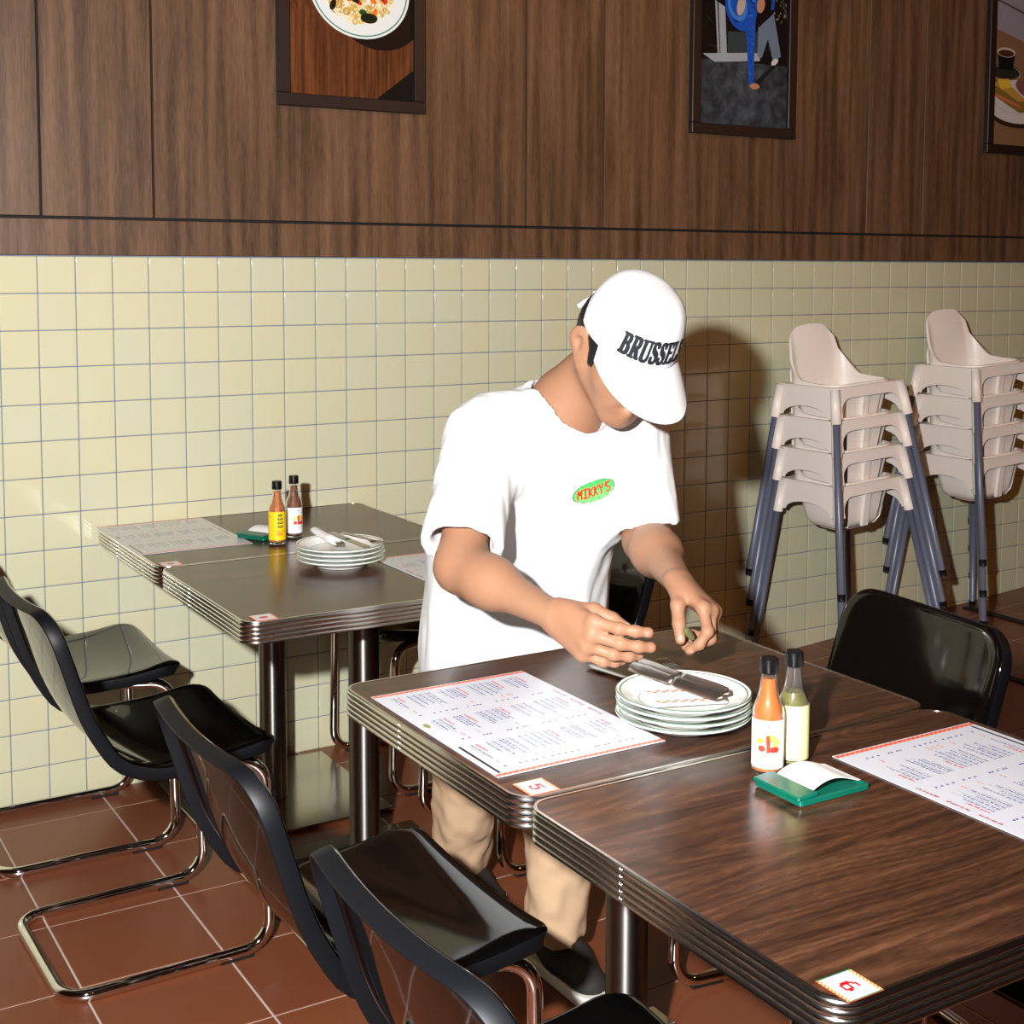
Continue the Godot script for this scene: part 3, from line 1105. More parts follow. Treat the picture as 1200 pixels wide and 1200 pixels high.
# ------------------------------------------------------------------ cantilever chairs
func shell_profile() -> PackedVector2Array:
	# from the front lip of the seat to the top of the back, (forward, up)
	var c := Curve2D.new()
	c.bake_interval = 0.005
	var pts := [[0.24, 0.449, 0.012, -0.012], [0.195, 0.471, 0.04, 0.002], [0.065, 0.457, 0.07, 0.002], [-0.06, 0.464, 0.04, -0.012], [-0.135, 0.513, 0.02, -0.028], [-0.183, 0.61, 0.012, -0.035], [-0.214, 0.71, 0.01, -0.03], [-0.24, 0.802, 0.006, -0.02]]
	for p in pts:
		c.add_point(Vector2(p[0], p[1]), Vector2(p[2], p[3]), Vector2(-p[2], -p[3]))
	return c.get_baked_points()

func make_chair() -> Node3D:
	var t := thing("cantilever_chair", "black chair", "chair", Vector3.ZERO, 0.0, "glossy black cantilever chairs")
	var prof := shell_profile()
	var total := 0.0
	var acc := PackedFloat32Array([0.0])
	for i in range(1, prof.size()):
		total += prof[i].distance_to(prof[i - 1])
		acc.append(total)
	var at_s := func(s: float) -> Array:
		s = clampf(s, 0.0, total)
		var i := acc.bsearch(s)
		i = clampi(i, 1, prof.size() - 1)
		var f := (s - acc[i - 1]) / maxf(acc[i] - acc[i - 1], 1e-6)
		var p := prof[i - 1].lerp(prof[i], f)
		var a := prof[maxi(i - 5, 0)]
		var b := prof[mini(i + 4, prof.size() - 1)]
		var d := (b - a).normalized()
		return [p, Vector2(d.y, -d.x)]
	var hw := 0.232
	var rad := 0.075
	# surf(s from 0..total, z, h): h metres behind the sitting face
	var surf := func(s: float, z: float, h: float) -> Vector3:
		var k: Array = at_s.call(s)
		var p: Vector2 = k[0]
		var n: Vector2 = k[1]
		if n.y < 0.0 and s < 0.3:
			n = -n
		var backish := smoothstep(0.42, 0.6, s / total)
		var dish := (z * z) * lerpf(0.22, 0.42, backish) - 0.004
		var q := p + n * (dish - h)
		return Vector3(q.x, q.y, z)
	# outline of the sheet as a rounded rectangle in (s, z), 0..1 towards the middle
	var outline := func(inset: float) -> Array:
		var o := []
		var hs := total / 2.0 - inset
		var hz := hw - inset
		var r := maxf(rad - inset, 0.004)
		for k in 4:
			var cs: float = [1, -1, -1, 1][k] * (hs - r)
			var cz: float = [1, 1, -1, -1][k] * (hz - r)
			for i in 9:
				var a := PI / 2.0 * (k + i / 8.0)
				o.append(Vector2(total / 2.0 + cs + r * cos(a), cz + r * sin(a)))
			var nx := (k + 1) % 4
			var c2 := Vector2(total / 2.0 + [1, -1, -1, 1][nx] * (hs - r), [1, 1, -1, -1][nx] * (hz - r))
			var a2 := PI / 2.0 * (k + 1)
			var from: Vector2 = o[-1]
			var to := c2 + Vector2(cos(a2), sin(a2)) * r
			var m := 26 if k % 2 == 0 else 10
			for i in range(1, m):
				o.append(from.lerp(to, float(i) / m))
		return o
	var faces := begin()
	faces.set_smooth_group(0)
	var rim := begin()
	rim.set_smooth_group(0)
	var ring := func(inset: float, h: float) -> PackedVector3Array:
		var a := PackedVector3Array()
		for p in outline.call(inset):
			a.append(surf.call(p.x, p.y, h))
		return a
	var spine := func(f: float, h: float) -> PackedVector3Array:
		# rings that shrink onto the middle line of the sheet
		var a := PackedVector3Array()
		for p in outline.call(0.012):
			var z: float = p.y * f
			a.append(surf.call(p.x, z, h))
		return a
	var prev: PackedVector3Array = spine.call(0.0, 0.0)
	for i in range(1, 9):
		var now: PackedVector3Array = spine.call(i / 8.0, 0.0)
		band(faces, prev, now, true, true)
		prev = now
	for q in [[0.007, 0.0008], [0.003, 0.003], [0.0008, 0.006]]:
		var now: PackedVector3Array = ring.call(q[0], q[1])
		band(faces, prev, now, true, true)
		prev = now
	var rim_prev := prev
	for q in [[0.0, 0.009], [0.0, 0.029], [0.001, 0.031], [0.0035, 0.031], [0.0045, 0.029], [0.0045, 0.012]]:
		var now: PackedVector3Array = ring.call(q[0], q[1])
		band(rim, rim_prev, now, true, true)
		rim_prev = now
	prev = rim_prev
	var under := begin()
	under.set_smooth_group(0)
	for q in [[0.006, 0.007], [0.012, 0.0055]]:
		var now: PackedVector3Array = ring.call(q[0], q[1])
		band(under, prev, now, true, true)
		prev = now
	for i in range(7, -1, -1):
		var now: PackedVector3Array = spine.call(i / 8.0, 0.0055)
		band(under, prev, now, true, true)
		prev = now
	var shell := put("shell", faces, M.black_shell, t)
	put("rim", rim, M.black_rim, shell)
	put("underside", under, M.black_shell, shell)
	# chrome sled: a loop on the floor that rises at the front and runs back under the seat
	var w := 0.205
	var tb := begin()
	var path := rounded_path([Vector3(-0.04, 0.432, w - 0.035), Vector3(0.11, 0.425, w - 0.03), Vector3(0.205, 0.422, w), Vector3(0.212, 0.0135, w), Vector3(-0.222, 0.0135, w), Vector3(-0.222, 0.0135, -w), Vector3(0.212, 0.0135, -w), Vector3(0.205, 0.422, -w), Vector3(0.11, 0.425, -w + 0.03), Vector3(-0.04, 0.432, -w + 0.035)], 0.06, 8)
	tube(tb, path, 0.0125, 14)
	put("frame", tb, M.chrome, t)
	var cb := begin()
	tube(cb, PackedVector3Array([Vector3(-0.02, 0.431, -w + 0.04), Vector3(-0.02, 0.431, w - 0.04)]), 0.009, 10)
	put("cross_bar", cb, M.chrome, t)
	for s in [-1.0, 1.0]:
		var pd := begin()
		rbox(pd, Vector3(0.135, 0.005, s * w), Vector3(0.075, 0.01, 0.022), 0.002)
		put("foot_pad", pd, M.black_rubber, t)
	return t

func build_tables_and_chairs() -> void:
	var tbl := make_table()
	tbl.position = Vector3(0.5355, 0, 0.303)
	tbl.set_meta("label", "brown laminate table against the tiled wall with bottles on it")
	copy(tbl, "brown laminate table joined to the front of the wall table, plates at its joint", Vector3(0.5355, 0, 0.901))
	copy(tbl, "brown laminate table numbered 5 that the man in the cap leans over", Vector3(0.5355, 0, 1.965))
	copy(tbl, "brown laminate table numbered 6 with two sauce bottles, nearest the camera", Vector3(0.5355, 0, 2.567))
	var ch := make_chair()
	ch.position = Vector3(0.0, 0, 0.255)
	ch.set_meta("label", "glossy black cantilever chair on the left, closest to the tiled wall")
	copy(ch, "glossy black cantilever chair on the left, second from the tiled wall", Vector3(0.0, 0, 0.9), 0.03)
	copy(ch, "glossy black cantilever chair with brown reflections on its back, at table number 5", Vector3(0.055, 0, 1.9), 0.0)
	copy(ch, "glossy black cantilever chair cut off at the bottom edge, at table number 6", Vector3(0.05, 0, 2.545), 0.0)
	copy(ch, "glossy black cantilever chair across the wall table, mostly hidden behind its posts", Vector3(1.03, 0, 0.27), PI)
	copy(ch, "glossy black cantilever chair behind the man in the white shirt", Vector3(1.03, 0, 0.86), PI)
	copy(ch, "glossy black cantilever chair on the right in front of the high chair stack", Vector3(1.048, 0, 1.91), PI - 0.12)
	copy(ch, "glossy black cantilever chair tucked under the far side of table number 6", Vector3(0.985, 0, 2.6), PI)

# ------------------------------------------------------------------ high chairs
func make_high_chair() -> Node3D:
	var t := thing("high_chair", "beige plastic high chair with grey legs", "high chair", Vector3.ZERO, 0.0, "stacked beige high chairs with grey legs")
	var hx := 0.155
	var hz := 0.135
	var top := 0.70
	var spread := Vector2(0.09, 0.10)
	var corner := func(sx: float, sz: float, y: float) -> Vector3:
		var f := (top - y) / top
		return Vector3(sx * (hx + spread.x * f), y, sz * (hz + spread.y * f))
	# bowl of the seat
	var levels := [[0.0, 0.0], [0.045, 0.010], [0.10, 0.020], [0.14, 0.028], [0.162, 0.042], [0.170, 0.066]]
	var g := []
	for l in levels:
		var r := round_rect(hx - 0.014 - l[1], hz - 0.012 - l[1], 0.055 - l[1] * 0.3, top - l[0], 8)
		r.append(r[0])
		g.append(r)
	var n: int = g[0].size()
	var hole := func(i: int, j: int) -> bool:
		var p: Vector3 = (g[i][j] + g[i][j + 1]) * 0.5
		return i >= 1 and i <= 3 and p.z > 0.07 and absf(p.x) > 0.022 and absf(p.x) < 0.095
	var st := begin()
	sheet(st, g, -0.004, hole)
	var bottom := PackedVector3Array(g[-1])
	bottom.remove_at(bottom.size() - 1)
	st.set_smooth_group(5)
	cap_fan(st, bottom, false)
	for k in bottom.size():
		bottom[k].y -= 0.004
	st.set_smooth_group(6)
	cap_fan(st, bottom, true)
	var seat := put("seat", st, M.beige_plastic, t)
	var cp := begin()
	rbox(cp, Vector3(0, top - 0.085, hz - 0.022), Vector3(0.034, 0.15, 0.012), 0.003, Basis.from_euler(Vector3(0.17, 0, 0)))
	put("crotch_post", cp, M.beige_plastic, seat)
	# the tub-shaped back: highest at the rear, falling to the armrests
	var rows := []
	for i in 9:
		var line := PackedVector3Array()
		var coarse := round_rect(hx - 0.012, hz - 0.010, 0.06, top, 10)
		var base := PackedVector3Array()
		for q in coarse.size():
			var a: Vector3 = coarse[q]
			var b: Vector3 = coarse[(q + 1) % coarse.size()]
			var parts := maxi(1, int(a.distance_to(b) / 0.012))
			for w in parts:
				base.append(a.lerp(b, float(w) / parts))
		var m := base.size()
		for k in m + 1:
			var p: Vector3 = base[(k + m / 4) % m]
			# distance along the rim from the middle of the rear
			var u := absf(p.x) if p.z < -0.118 else 0.135 + (p.z + 0.118)
			var rear := clampf(1.0 - u / 0.3, 0.0, 1.0)
			var dome := 0.5 + 0.5 * cos(PI * clampf((u - 0.055) / 0.165, 0.0, 1.0))
			var h := 0.012 + 0.022 * rear + 0.168 * dome
			var f := i / 8.0
			var lean := 0.03 * f * f * dome
			line.append(Vector3(p.x * (1.0 - 0.06 * f * dome), top + h * f - 0.004, p.z - lean))
		rows.append(line)
	var bk := begin()
	sheet(bk, rows, 0.009)
	put("backrest", bk, M.beige_plastic, t)
	# frame: four corner sockets, side panels with arched cut-outs, a front bar
	var fr := begin()
	var rimr := [round_rect(hx - 0.016, hz - 0.014, 0.055, top + 0.002, 8), round_rect(hx + 0.004, hz + 0.004, 0.02, top + 0.002, 8), round_rect(hx + 0.004, hz + 0.004, 0.02, top - 0.006, 8), round_rect(hx - 0.016, hz - 0.014, 0.055, top - 0.006, 8)]
	for i in 4:
		fr.set_smooth_group(i)
		band(fr, rimr[i], rimr[(i + 1) % 4], true, true)
	put("rim", fr, M.beige_frame, t)
	for k in 4:
		var c0: Vector3
		var c1: Vector3
		var low := top - 0.105
		match k:
			0: c0 = corner.call(-1.0, 1.0, top); c1 = corner.call(1.0, 1.0, top)
			1: c0 = corner.call(1.0, 1.0, top); c1 = corner.call(1.0, -1.0, top)
			2: c0 = corner.call(1.0, -1.0, top); c1 = corner.call(-1.0, -1.0, top)
			3: c0 = corner.call(-1.0, -1.0, top); c1 = corner.call(-1.0, 1.0, top)
		var mid := (c0 + c1) * 0.5
		var ux := (c1 - c0).normalized()
		var nrm := Vector3(mid.x, 0, mid.z).normalized()
		var slope := (0.09 if k % 2 == 1 else 0.10) / top
		var uy := (Vector3.UP - nrm * slope).normalized()
		var half := (c1 - c0).length() * 0.5
		var flare := half + (0.09 if k % 2 == 0 else 0.10) * 0.105 / top
		var poly := PackedVector2Array([Vector2(-half, 0), Vector2(-flare, -0.105)])
		var inner := half - 0.018
		var bar := 0.036 if k == 0 else 0.068
		if k == 0:
			# wide opening with rounded shoulders under the front bar
			poly.append(Vector2(-inner, -0.105))
			for i in 7:
				var a := PI - i / 6.0 * PI / 2.0
				poly.append(Vector2(-inner + 0.05 + 0.05 * cos(a), -bar - 0.045 + 0.045 * sin(a)))
			for i in 7:
				var a := PI / 2.0 - i / 6.0 * PI / 2.0
				poly.append(Vector2(inner - 0.05 + 0.05 * cos(a), -bar - 0.045 + 0.045 * sin(a)))
			poly.append(Vector2(inner, -0.105))
		else:
			for i in 13:
				var a := PI - i / 12.0 * PI
				poly.append(Vector2((inner - 0.004) * cos(a), -0.105 + (0.105 - bar) * sin(a)))
		poly.append(Vector2(flare, -0.105))
		poly.append(Vector2(half, 0))
		var pst := begin()
		prism(pst, poly, Transform3D(Basis(ux, uy, ux.cross(uy)), mid - ux.cross(uy) * 0.002), 0.004)
		put("front_bar" if k == 0 else "side_panel", pst, M.beige_frame, t)
	for sx in [-1.0, 1.0]:
		for sz in [-1.0, 1.0]:
			var sk := begin()
			tube(sk, PackedVector3Array([corner.call(sx, sz, top - 0.002), corner.call(sx, sz, top - 0.118)]), 0.0165, 12, 0.0185)
			put("socket", sk, M.beige_frame, t)
			var lg := begin()
			tube(lg, PackedVector3Array([corner.call(sx, sz, top - 0.1), corner.call(sx, sz, 0.018)]), 0.0122, 14)
			var leg := put("leg", lg, M.grey_tube, t)
			var ft := begin()
			tube(ft, PackedVector3Array([corner.call(sx, sz, 0.024), corner.call(sx, sz, 0.006), corner.call(sx, sz, 0.0)]), 0.0142, 12, 0.0125)
			put("foot", ft, M.black_rubber, leg)
	return t

func build_high_chairs() -> void:
	var proto := make_high_chair()
	var level := ["lowest one", "second from the floor", "third from the floor", "topmost one"]
	var first := true
	for s in 2:
		var x: float = [2.73, 3.425][s]
		var z: float = [0.285, 0.285][s]
		var tilt := atan(RAMP_SLOPE)
		for k in 4:
			var lbl: String = "beige high chair, %s in the stack %s" % [level[k], ["behind the black chair", "at the far right"][s]]
			var o := proto if first else copy(proto, lbl, Vector3.ZERO)
			first = false
			o.set_meta("label", lbl)
			o.rotation = Vector3(0, 0.0, tilt)
			o.position = Vector3(x, (x - RAMP_X) * RAMP_SLOPE + 0.001, z) + Vector3(-sin(tilt), cos(tilt), 0) * (0.114 * k)

# ------------------------------------------------------------------ things on the tables
func make_plate() -> Node3D:
	var t := thing("dinner_plate", "white plate with green lines", "plate", Vector3.ZERO, 0.0, "stacked white plates with green lines")
	var w := Color(0.83, 0.83, 0.79)
	var g := Color(0.05, 0.16, 0.08)
	var pts := [[0.0, 0.004, w], [0.054, 0.004, w], [0.057, 0.0, w], [0.062, 0.0, w], [0.066, 0.005, w], [0.085, 0.0105, w], [0.101, 0.0165, w], [0.1062, 0.0185, w], [0.1075, 0.0205, w], [0.1072, 0.0222, g], [0.1055, 0.0232, w], [0.1015, 0.022, g], [0.0995, 0.0212, w], [0.082, 0.0135, w], [0.071, 0.009, g], [0.0698, 0.0086, w], [0.064, 0.0072, w], [0.0, 0.0066, w]]
	var prof := []
	var cols := []
	for p in pts:
		prof.append(Vector2(p[0], p[1]))
		cols.append(p[2])
	var st := begin()
	lathe(st, prof, 64, Vector3.ZERO, cols)
	put("dish", st, M.china, t)
	return t

func bar_of(st: SurfaceTool, stations: Array, seg := 12) -> void:
	# stations: (x, half width, half height, y)
	st.set_smooth_group(0)
	var prev := PackedVector3Array()
	for i in stations.size():
		var s: Array = stations[i]
		var now := PackedVector3Array()
		for k in seg:
			var t := TAU * k / seg
			now.append(Vector3(s[0], s[3] + s[2] * sin(t), s[1] * cos(t)))
		if i:
			band(st, prev, now, true)
		else:
			cap_fan(st, now, true)
		prev = now
	cap_fan(st, prev, false)

func knife(label: String, a: Vector3, b: Vector3, roll := 0.0) -> Node3D:
	var t := thing("table_knife", label, "knife", a)
	var d := b - a
	t.transform.basis = Basis(d.normalized(), d.normalized().cross(Vector3.BACK).normalized(), Vector3.ZERO)
	t.transform.basis.z = t.transform.basis.x.cross(t.transform.basis.y)
	if t.transform.basis.y.y < 0.0:
		t.transform.basis.y *= -1.0
		t.transform.basis.z *= -1.0
	t.transform.basis = t.transform.basis * Basis(Vector3.RIGHT, roll)
	var st := begin()
	bar_of(st, [[0.0, 0.004, 0.002, 0], [0.003, 0.0105, 0.0032, 0], [0.03, 0.0105, 0.0034, 0], [0.09, 0.0085, 0.003, 0], [0.1, 0.0075, 0.0028, 0]])
	put("handle", st, M.cutlery, t)
	var bl := begin()
	bar_of(bl, [[0.098, 0.0075, 0.0026, 0], [0.108, 0.0095, 0.0013, 0], [0.17, 0.0105, 0.0011, 0], [0.198, 0.009, 0.0009, 0], [0.208, 0.001, 0.0006, 0]])
	put("blade", bl, M.cutlery, t)
	return t

func fork(label: String, a: Vector3, b: Vector3) -> Node3D:
	var t := thing("table_fork", label, "fork", a)
	var x := (b - a).normalized()
	var z := x.cross(Vector3.UP).normalized()
	t.transform.basis = Basis(x, z.cross(x), z)
	var st := begin()
	bar_of(st, [[0.0, 0.004, 0.0012, 0], [0.006, 0.0085, 0.0016, 0], [0.06, 0.006, 0.0018, 0.001], [0.11, 0.004, 0.0018, 0.003], [0.135, 0.009, 0.0013, 0.001], [0.15, 0.0115, 0.0011, 0.0]])
	put("handle", st, M.cutlery, t)
	for k in 4:
		var tn := begin()
		var z0 := (k - 1.5) * 0.0062
		tube(tn, PackedVector3Array([Vector3(0.147, 0, z0), Vector3(0.17, 0.003, z0), Vector3(0.195, 0.008, z0)]), 0.0015, 8, 0.0007)
		put("tine", tn, M.cutlery, t)
	return t

func bottle(label: String, at: Vector3, turn: float, sauce: Material, wrap: Material, s := 1.0, fill := 0.138, wrap_lo := 0.012, wrap_hi := 0.082) -> Node3D:
	var t := thing("sauce_bottle", label, "bottle", at, turn, "sauce bottles on the tables")
	t.scale = Vector3(s, s, s)
	var g := begin()
	lathe(g, [Vector2(0, 0.0), Vector2(0.02, 0.0), Vector2(0.0225, 0.003), Vector2(0.0228, 0.09), Vector2(0.0215, 0.097), Vector2(0.0165, 0.108), Vector2(0.0135, 0.118), Vector2(0.0118, 0.132), Vector2(0.0108, 0.15), Vector2(0.0086, 0.15), Vector2(0.0098, 0.132), Vector2(0.0115, 0.118), Vector2(0.0145, 0.108), Vector2(0.0195, 0.097), Vector2(0.0205, 0.09), Vector2(0.0203, 0.007), Vector2(0.017, 0.005), Vector2(0, 0.005)], 40)
	put("glass", g, M.glass, t)
	var inner := [Vector2(0.0, 0.0052), Vector2(0.0169, 0.0053), Vector2(0.0201, 0.0073), Vector2(0.0203, 0.09), Vector2(0.0193, 0.0968), Vector2(0.0143, 0.1078), Vector2(0.0113, 0.1178), Vector2(0.0096, 0.132), Vector2(0.0085, 0.149)]
	var prof := []
	for i in inner.size():
		var p: Vector2 = inner[i]
		if p.y > fill:
			var o: Vector2 = inner[i - 1]
			prof.append(o.lerp(p, (fill - o.y) / (p.y - o.y)))
			break
		prof.append(p)
	prof.append(Vector2(0.0, fill))
	var q := begin()
	lathe(q, prof, 32)
	put("sauce", q, sauce, t)
	var l := begin()
	lathe(l, [Vector2(0.0231, wrap_lo), Vector2(0.0231, wrap_hi)], 48, Vector3.ZERO, [], true)
	put("label", l, wrap, t)
	var c := begin()
	var cp := [Vector2(0.0, 0.168), Vector2(0.0118, 0.168), Vector2(0.0132, 0.1665), Vector2(0.0134, 0.1475), Vector2(0.0128, 0.146), Vector2(0.0112, 0.146), Vector2(0.0112, 0.152), Vector2(0.0, 0.152)]
	cp.reverse()
	lathe(c, cp, 36)
	put("cap", c, M.black_cap, t)
	return t

func paper_on_table(called: String, label: String, category: String, at: Vector3, w: float, h: float, turn: float, m: Material, thick: float, group: String) -> void:
	# lies flat: its picture's top towards -z before the turn
	var o := put_mesh(called, finish(flat_print(w, h, thick)), m)
	o.transform = Transform3D(Basis(Vector3.UP, turn) * Basis(Vector3.RIGHT, -PI / 2), at)
	tag(o, label, category, group)

func bill_tray(label: String, at: Vector3, turn: float) -> void:
	var t := thing("bill_tray", label, "tray", at, turn)
	var st := begin()
	slab(st, 0.065, 0.047, 0.006, [Vector2(-0.003, 0.0), Vector2(0.0, 0.002), Vector2(0.0, 0.008), Vector2(-0.002, 0.0095), Vector2(-0.006, 0.0095), Vector2(-0.008, 0.006)], true)
	put("base", st, M.green_plastic, t)
	var cl := begin()
	rbox(cl, Vector3(-0.05, 0.0125, 0.0), Vector3(0.036, 0.006, 0.093), 0.0018, Basis.from_euler(Vector3(0, 0, 0.06)))
	put("clip", cl, M.green_plastic, t)
	var rows := []
	for i in 15:
		var x := -0.042 + 0.1 * i / 14.0
		var y := 0.0115 + 0.016 * sin(PI * clampf((i - 0.5) / 13.0, 0.0, 1.0)) * (1.0 - 0.4 * i / 14.0)
		var line := PackedVector3Array()
		for k in 5:
			line.append(Vector3(x, y, -0.036 + 0.018 * k))
		rows.append(line)
	var o := begin()
	sheet(o, rows, 0.0006)
	var slip := put("paper_slip", o, M.paper)
	slip.transform = t.transform
	tag(slip, "blank white curled paper slip held in the " + label, "paper")

func build_tableware() -> void:
	var H := 0.7508
	var names := ["bottom", "second from the bottom", "third from the bottom", "top"]
	var proto := make_plate()
	for s in 2:
		for k in 4:
			var o := proto if s + k == 0 else copy(proto, "", Vector3.ZERO)
			o.set_meta("label", "white green-lined plate, %s of the stack %s" % [names[k], ["beside the orange sauce bottle", "on the wall table behind"][s]])
			o.position = [Vector3(0.525, H, 2.125), Vector3(0.529, H, 0.785)][s] + Vector3(rng.randf_range(-1, 1) * 0.0015, 0.0105 * k, rng.randf_range(-1, 1) * 0.0015)
			o.rotation.y = rng.randf() * TAU
	var top := H + 0.0315
	knife("steel knife at the front of the top plate, nearer the orange sauce", Vector3(0.511, top + 0.0315, 2.0), Vector3(0.536, top + 0.0315, 2.205), 0.75)
	knife("steel knife behind the front knife on the man's plate stack", Vector3(0.54, top + 0.03, 1.985), Vector3(0.562, top + 0.03, 2.19), 0.6)
	knife("steel knife on the table poking out left behind the plate stack", Vector3(0.566, H + 0.0036, 1.80), Vector3(0.60, H + 0.0036, 2.0))
	fork("steel fork with its tines showing behind the plate stack", Vector3(0.69, H + 0.002, 2.045), Vector3(0.69, H + 0.004, 1.85))
	var np := begin()
	rbox(np, Vector3.ZERO, Vector3(0.118, 0.0012, 0.1), 0.0)
	var nap := put_mesh("napkin", finish(flat_print(0.118, 0.1, 0.0012)), M.napkin)
	nap.transform = Transform3D(Basis(Vector3.UP, -0.35) * Basis(Vector3.RIGHT, -PI / 2), Vector3(0.52, top + 0.0148, 2.125))
	tag(nap, "white paper napkin with orange checks under the knives on the plates", "napkin")
	# cutlery wrapped in paper on the far stack
	knife("steel knife on the plate stack of the wall table, behind the wrapped roll", Vector3(0.55, top + 0.026, 0.68), Vector3(0.555, top + 0.026, 0.86))
	fork("steel fork across the right side of the plate stack on the wall table", Vector3(0.575, top + 0.027, 0.69), Vector3(0.6, top + 0.027, 0.88))
	var roll := thing("cutlery_roll", "white paper roll of wrapped cutlery on the plates of the wall table", "cutlery", Vector3(0.507, top + 0.0335, 0.74))
	roll.rotation.y = -PI / 2 - 0.08
	var rl := begin()
	bar_of(rl, [[-0.085, 0.011, 0.008, 0], [-0.07, 0.0115, 0.009, 0], [0.0, 0.0105, 0.0088, 0], [0.03, 0.012, 0.0095, 0], [0.085, 0.0125, 0.0085, 0]], 14)
	put("wrapper", rl, M.paper, roll)
	var hd := begin()
	bar_of(hd, [[0.08, 0.006, 0.003, 0], [0.105, 0.008, 0.003, 0], [0.112, 0.004, 0.002, 0]])
	put("handle", hd, M.cutlery, roll)
	# sauces
	bottle("bottle of orange hot sauce with a white chilli label on table number 6", Vector3(0.4985, H, 2.352), 0.88, M.orange_sauce, M.label_white)
	bottle("bottle of pale green sauce with a clear neck, behind the orange sauce", Vector3(0.553, H, 2.345), 0.0, M.green_sauce, M.label_cream, 1.0, 0.108, 0.012, 0.092)
	bottle("amber sauce bottle with a yellow label on the wall table", Vector3(0.489, H, 0.47), 1.0, M.yellow_sauce, M.label_yellow, 0.98, 0.14, 0.012, 0.088)
	bottle("brown sauce bottle with a white label behind the yellow one", Vector3(0.562, H, 0.405), 1.75, M.brown_sauce, M.label_white, 0.98, 0.14)
	bill_tray("green plastic tray beside the orange sauce bottle", Vector3(0.511, H, 2.43), 0.0)
	bill_tray("green plastic tray behind the yellow-labelled bottle", Vector3(0.50, H, 0.36), 0.5)
	# printed menus and table numbers
	var mg := "laminated paper menus on the tables"
	paper_on_table("menu", "laminated menu in front of the man, on table number 5", "menu", Vector3(0.3015, H, 1.966), 0.42, 0.297, -PI / 2, M.menu_print, 0.0008, mg)
	paper_on_table("menu", "laminated menu on table number 6 at the right edge", "menu", Vector3(0.771, H, 2.565), 0.42, 0.297, PI / 2, M.menu_print, 0.0008, mg)
	paper_on_table("menu", "laminated menu on the left end of the table at the tiled wall", "menu", Vector3(0.285, H, 0.228), 0.42, 0.297, -PI / 2, M.menu_print, 0.0008, mg)
	paper_on_table("menu", "laminated menu half hidden behind the man's back on the far table", "menu", Vector3(0.772, H, 0.98), 0.42, 0.297, PI / 2, M.menu_print, 0.0008, mg)
	var cg := "small table number cards at table corners"
	paper_on_table("number_card", "table card with a red 5 at the corner of the man's table", "card", Vector3(0.182, H, 2.232), 0.048, 0.048, -PI / 2, M.card_5, 0.0006, cg)
	paper_on_table("number_card", "table card with a red 6 at the front corner of the nearest table", "card", Vector3(0.174, H, 2.84), 0.048, 0.048, -PI / 2, M.card_6, 0.0006, cg)
	paper_on_table("number_card", "table card with a red mark beside the menu at the wall", "card", Vector3(0.174, H, 0.574), 0.048, 0.048, -PI / 2, M.card_plain, 0.0006, cg)
	paper_on_table("number_card", "table card with a red mark at the front corner of the far table", "card", Vector3(0.186, H, 1.168), 0.048, 0.048, -PI / 2, M.card_plain, 0.0006, cg)

# ------------------------------------------------------------------ the man
func finger(f: Field, base: Vector3, dir: Vector3, down: Vector3, lens: Array, curls: Array, r0: float, r1: float) -> Array:
	var p := base
	var ang := 0.0
	var out := [p]
	for i in lens.size():
		ang += deg_to_rad(curls[i])
		var d := dir * cos(ang) + down * sin(ang)
		var q: Vector3 = p + d * lens[i]
		var n: float = lens.size()
		f.bone(p, q, lerpf(r0, r1, i / n), lerpf(r0, r1, (i + 1) / n), 0.006)
		f.bone(q, q, lerpf(r0, r1, (i + 1) / n) * 1.04, 0.0, 0.004)
		p = q
		out.append(p)
	return out

func hand(f: Field, w: Vector3, along: Vector3, back: Vector3, thumb_side: Vector3, curls: Array, thumb_dirs: Array, spread := 0.08) -> Array:
	var a := along.normalized()
	var n := (back - a * back.dot(a)).normalized()
	var s := (thumb_side - a * thumb_side.dot(a) - n * thumb_side.dot(n)).normalized()
	var base := [a * 0.088 + s * 0.029, a * 0.092 + s * 0.0085 + n * 0.002, a * 0.086 - s * 0.0125 + n * 0.001, a * 0.077 - s * 0.031 - n * 0.003]
	var lens := [[0.043, 0.026, 0.021], [0.048, 0.029, 0.022], [0.044, 0.027, 0.021], [0.034, 0.021, 0.019]]
	var rad := [[0.0098, 0.0076], [0.0099, 0.0077], [0.0094, 0.0074], [0.0084, 0.0066]]
	var tips := []
	for i in 4:
		var root: Vector3 = w + s * [0.016, 0.006, -0.005, -0.015][i] + a * 0.004
		f.bone(root, w + base[i], 0.0165, 0.0118, 0.016, n, 1.15)
		f.bone(w + base[i] + n * 0.001, w + base[i] + n * 0.001, 0.0118, 0.0, 0.008)
		var d: Vector3 = (a + s * [spread, spread * 0.25, -spread * 0.5, -spread * 1.3][i]).normalized()
		tips.append(finger(f, w + base[i], d, -n, lens[i], curls[i], rad[i][0], rad[i][1]))
	f.bone(w + a * 0.03 - n * 0.006 + s * 0.012, w + a * 0.07 - n * 0.004, 0.016, 0.012, 0.02)
	f.bone(w + a * 0.03 - n * 0.008 - s * 0.016, w + a * 0.062 - n * 0.006 - s * 0.022, 0.014, 0.011, 0.018)
	# thumb: three bones that leave the side of the palm near the wrist
	var p := w + a * 0.02 + s * 0.018 - n * 0.006
	var tl := [0.044, 0.033, 0.027]
	var tr := [0.0145, 0.0118, 0.0108, 0.0088]
	var tp := [p]
	for i in 3:
		var td: Vector3 = thumb_dirs[i]
		var q: Vector3 = p + (a * td.x + s * td.y + n * td.z).normalized() * tl[i]
		f.bone(p, q, tr[i], tr[i + 1], 0.014 if i == 0 else 0.006)
		p = q
		tp.append(p)
	tips.append(tp)
	return tips

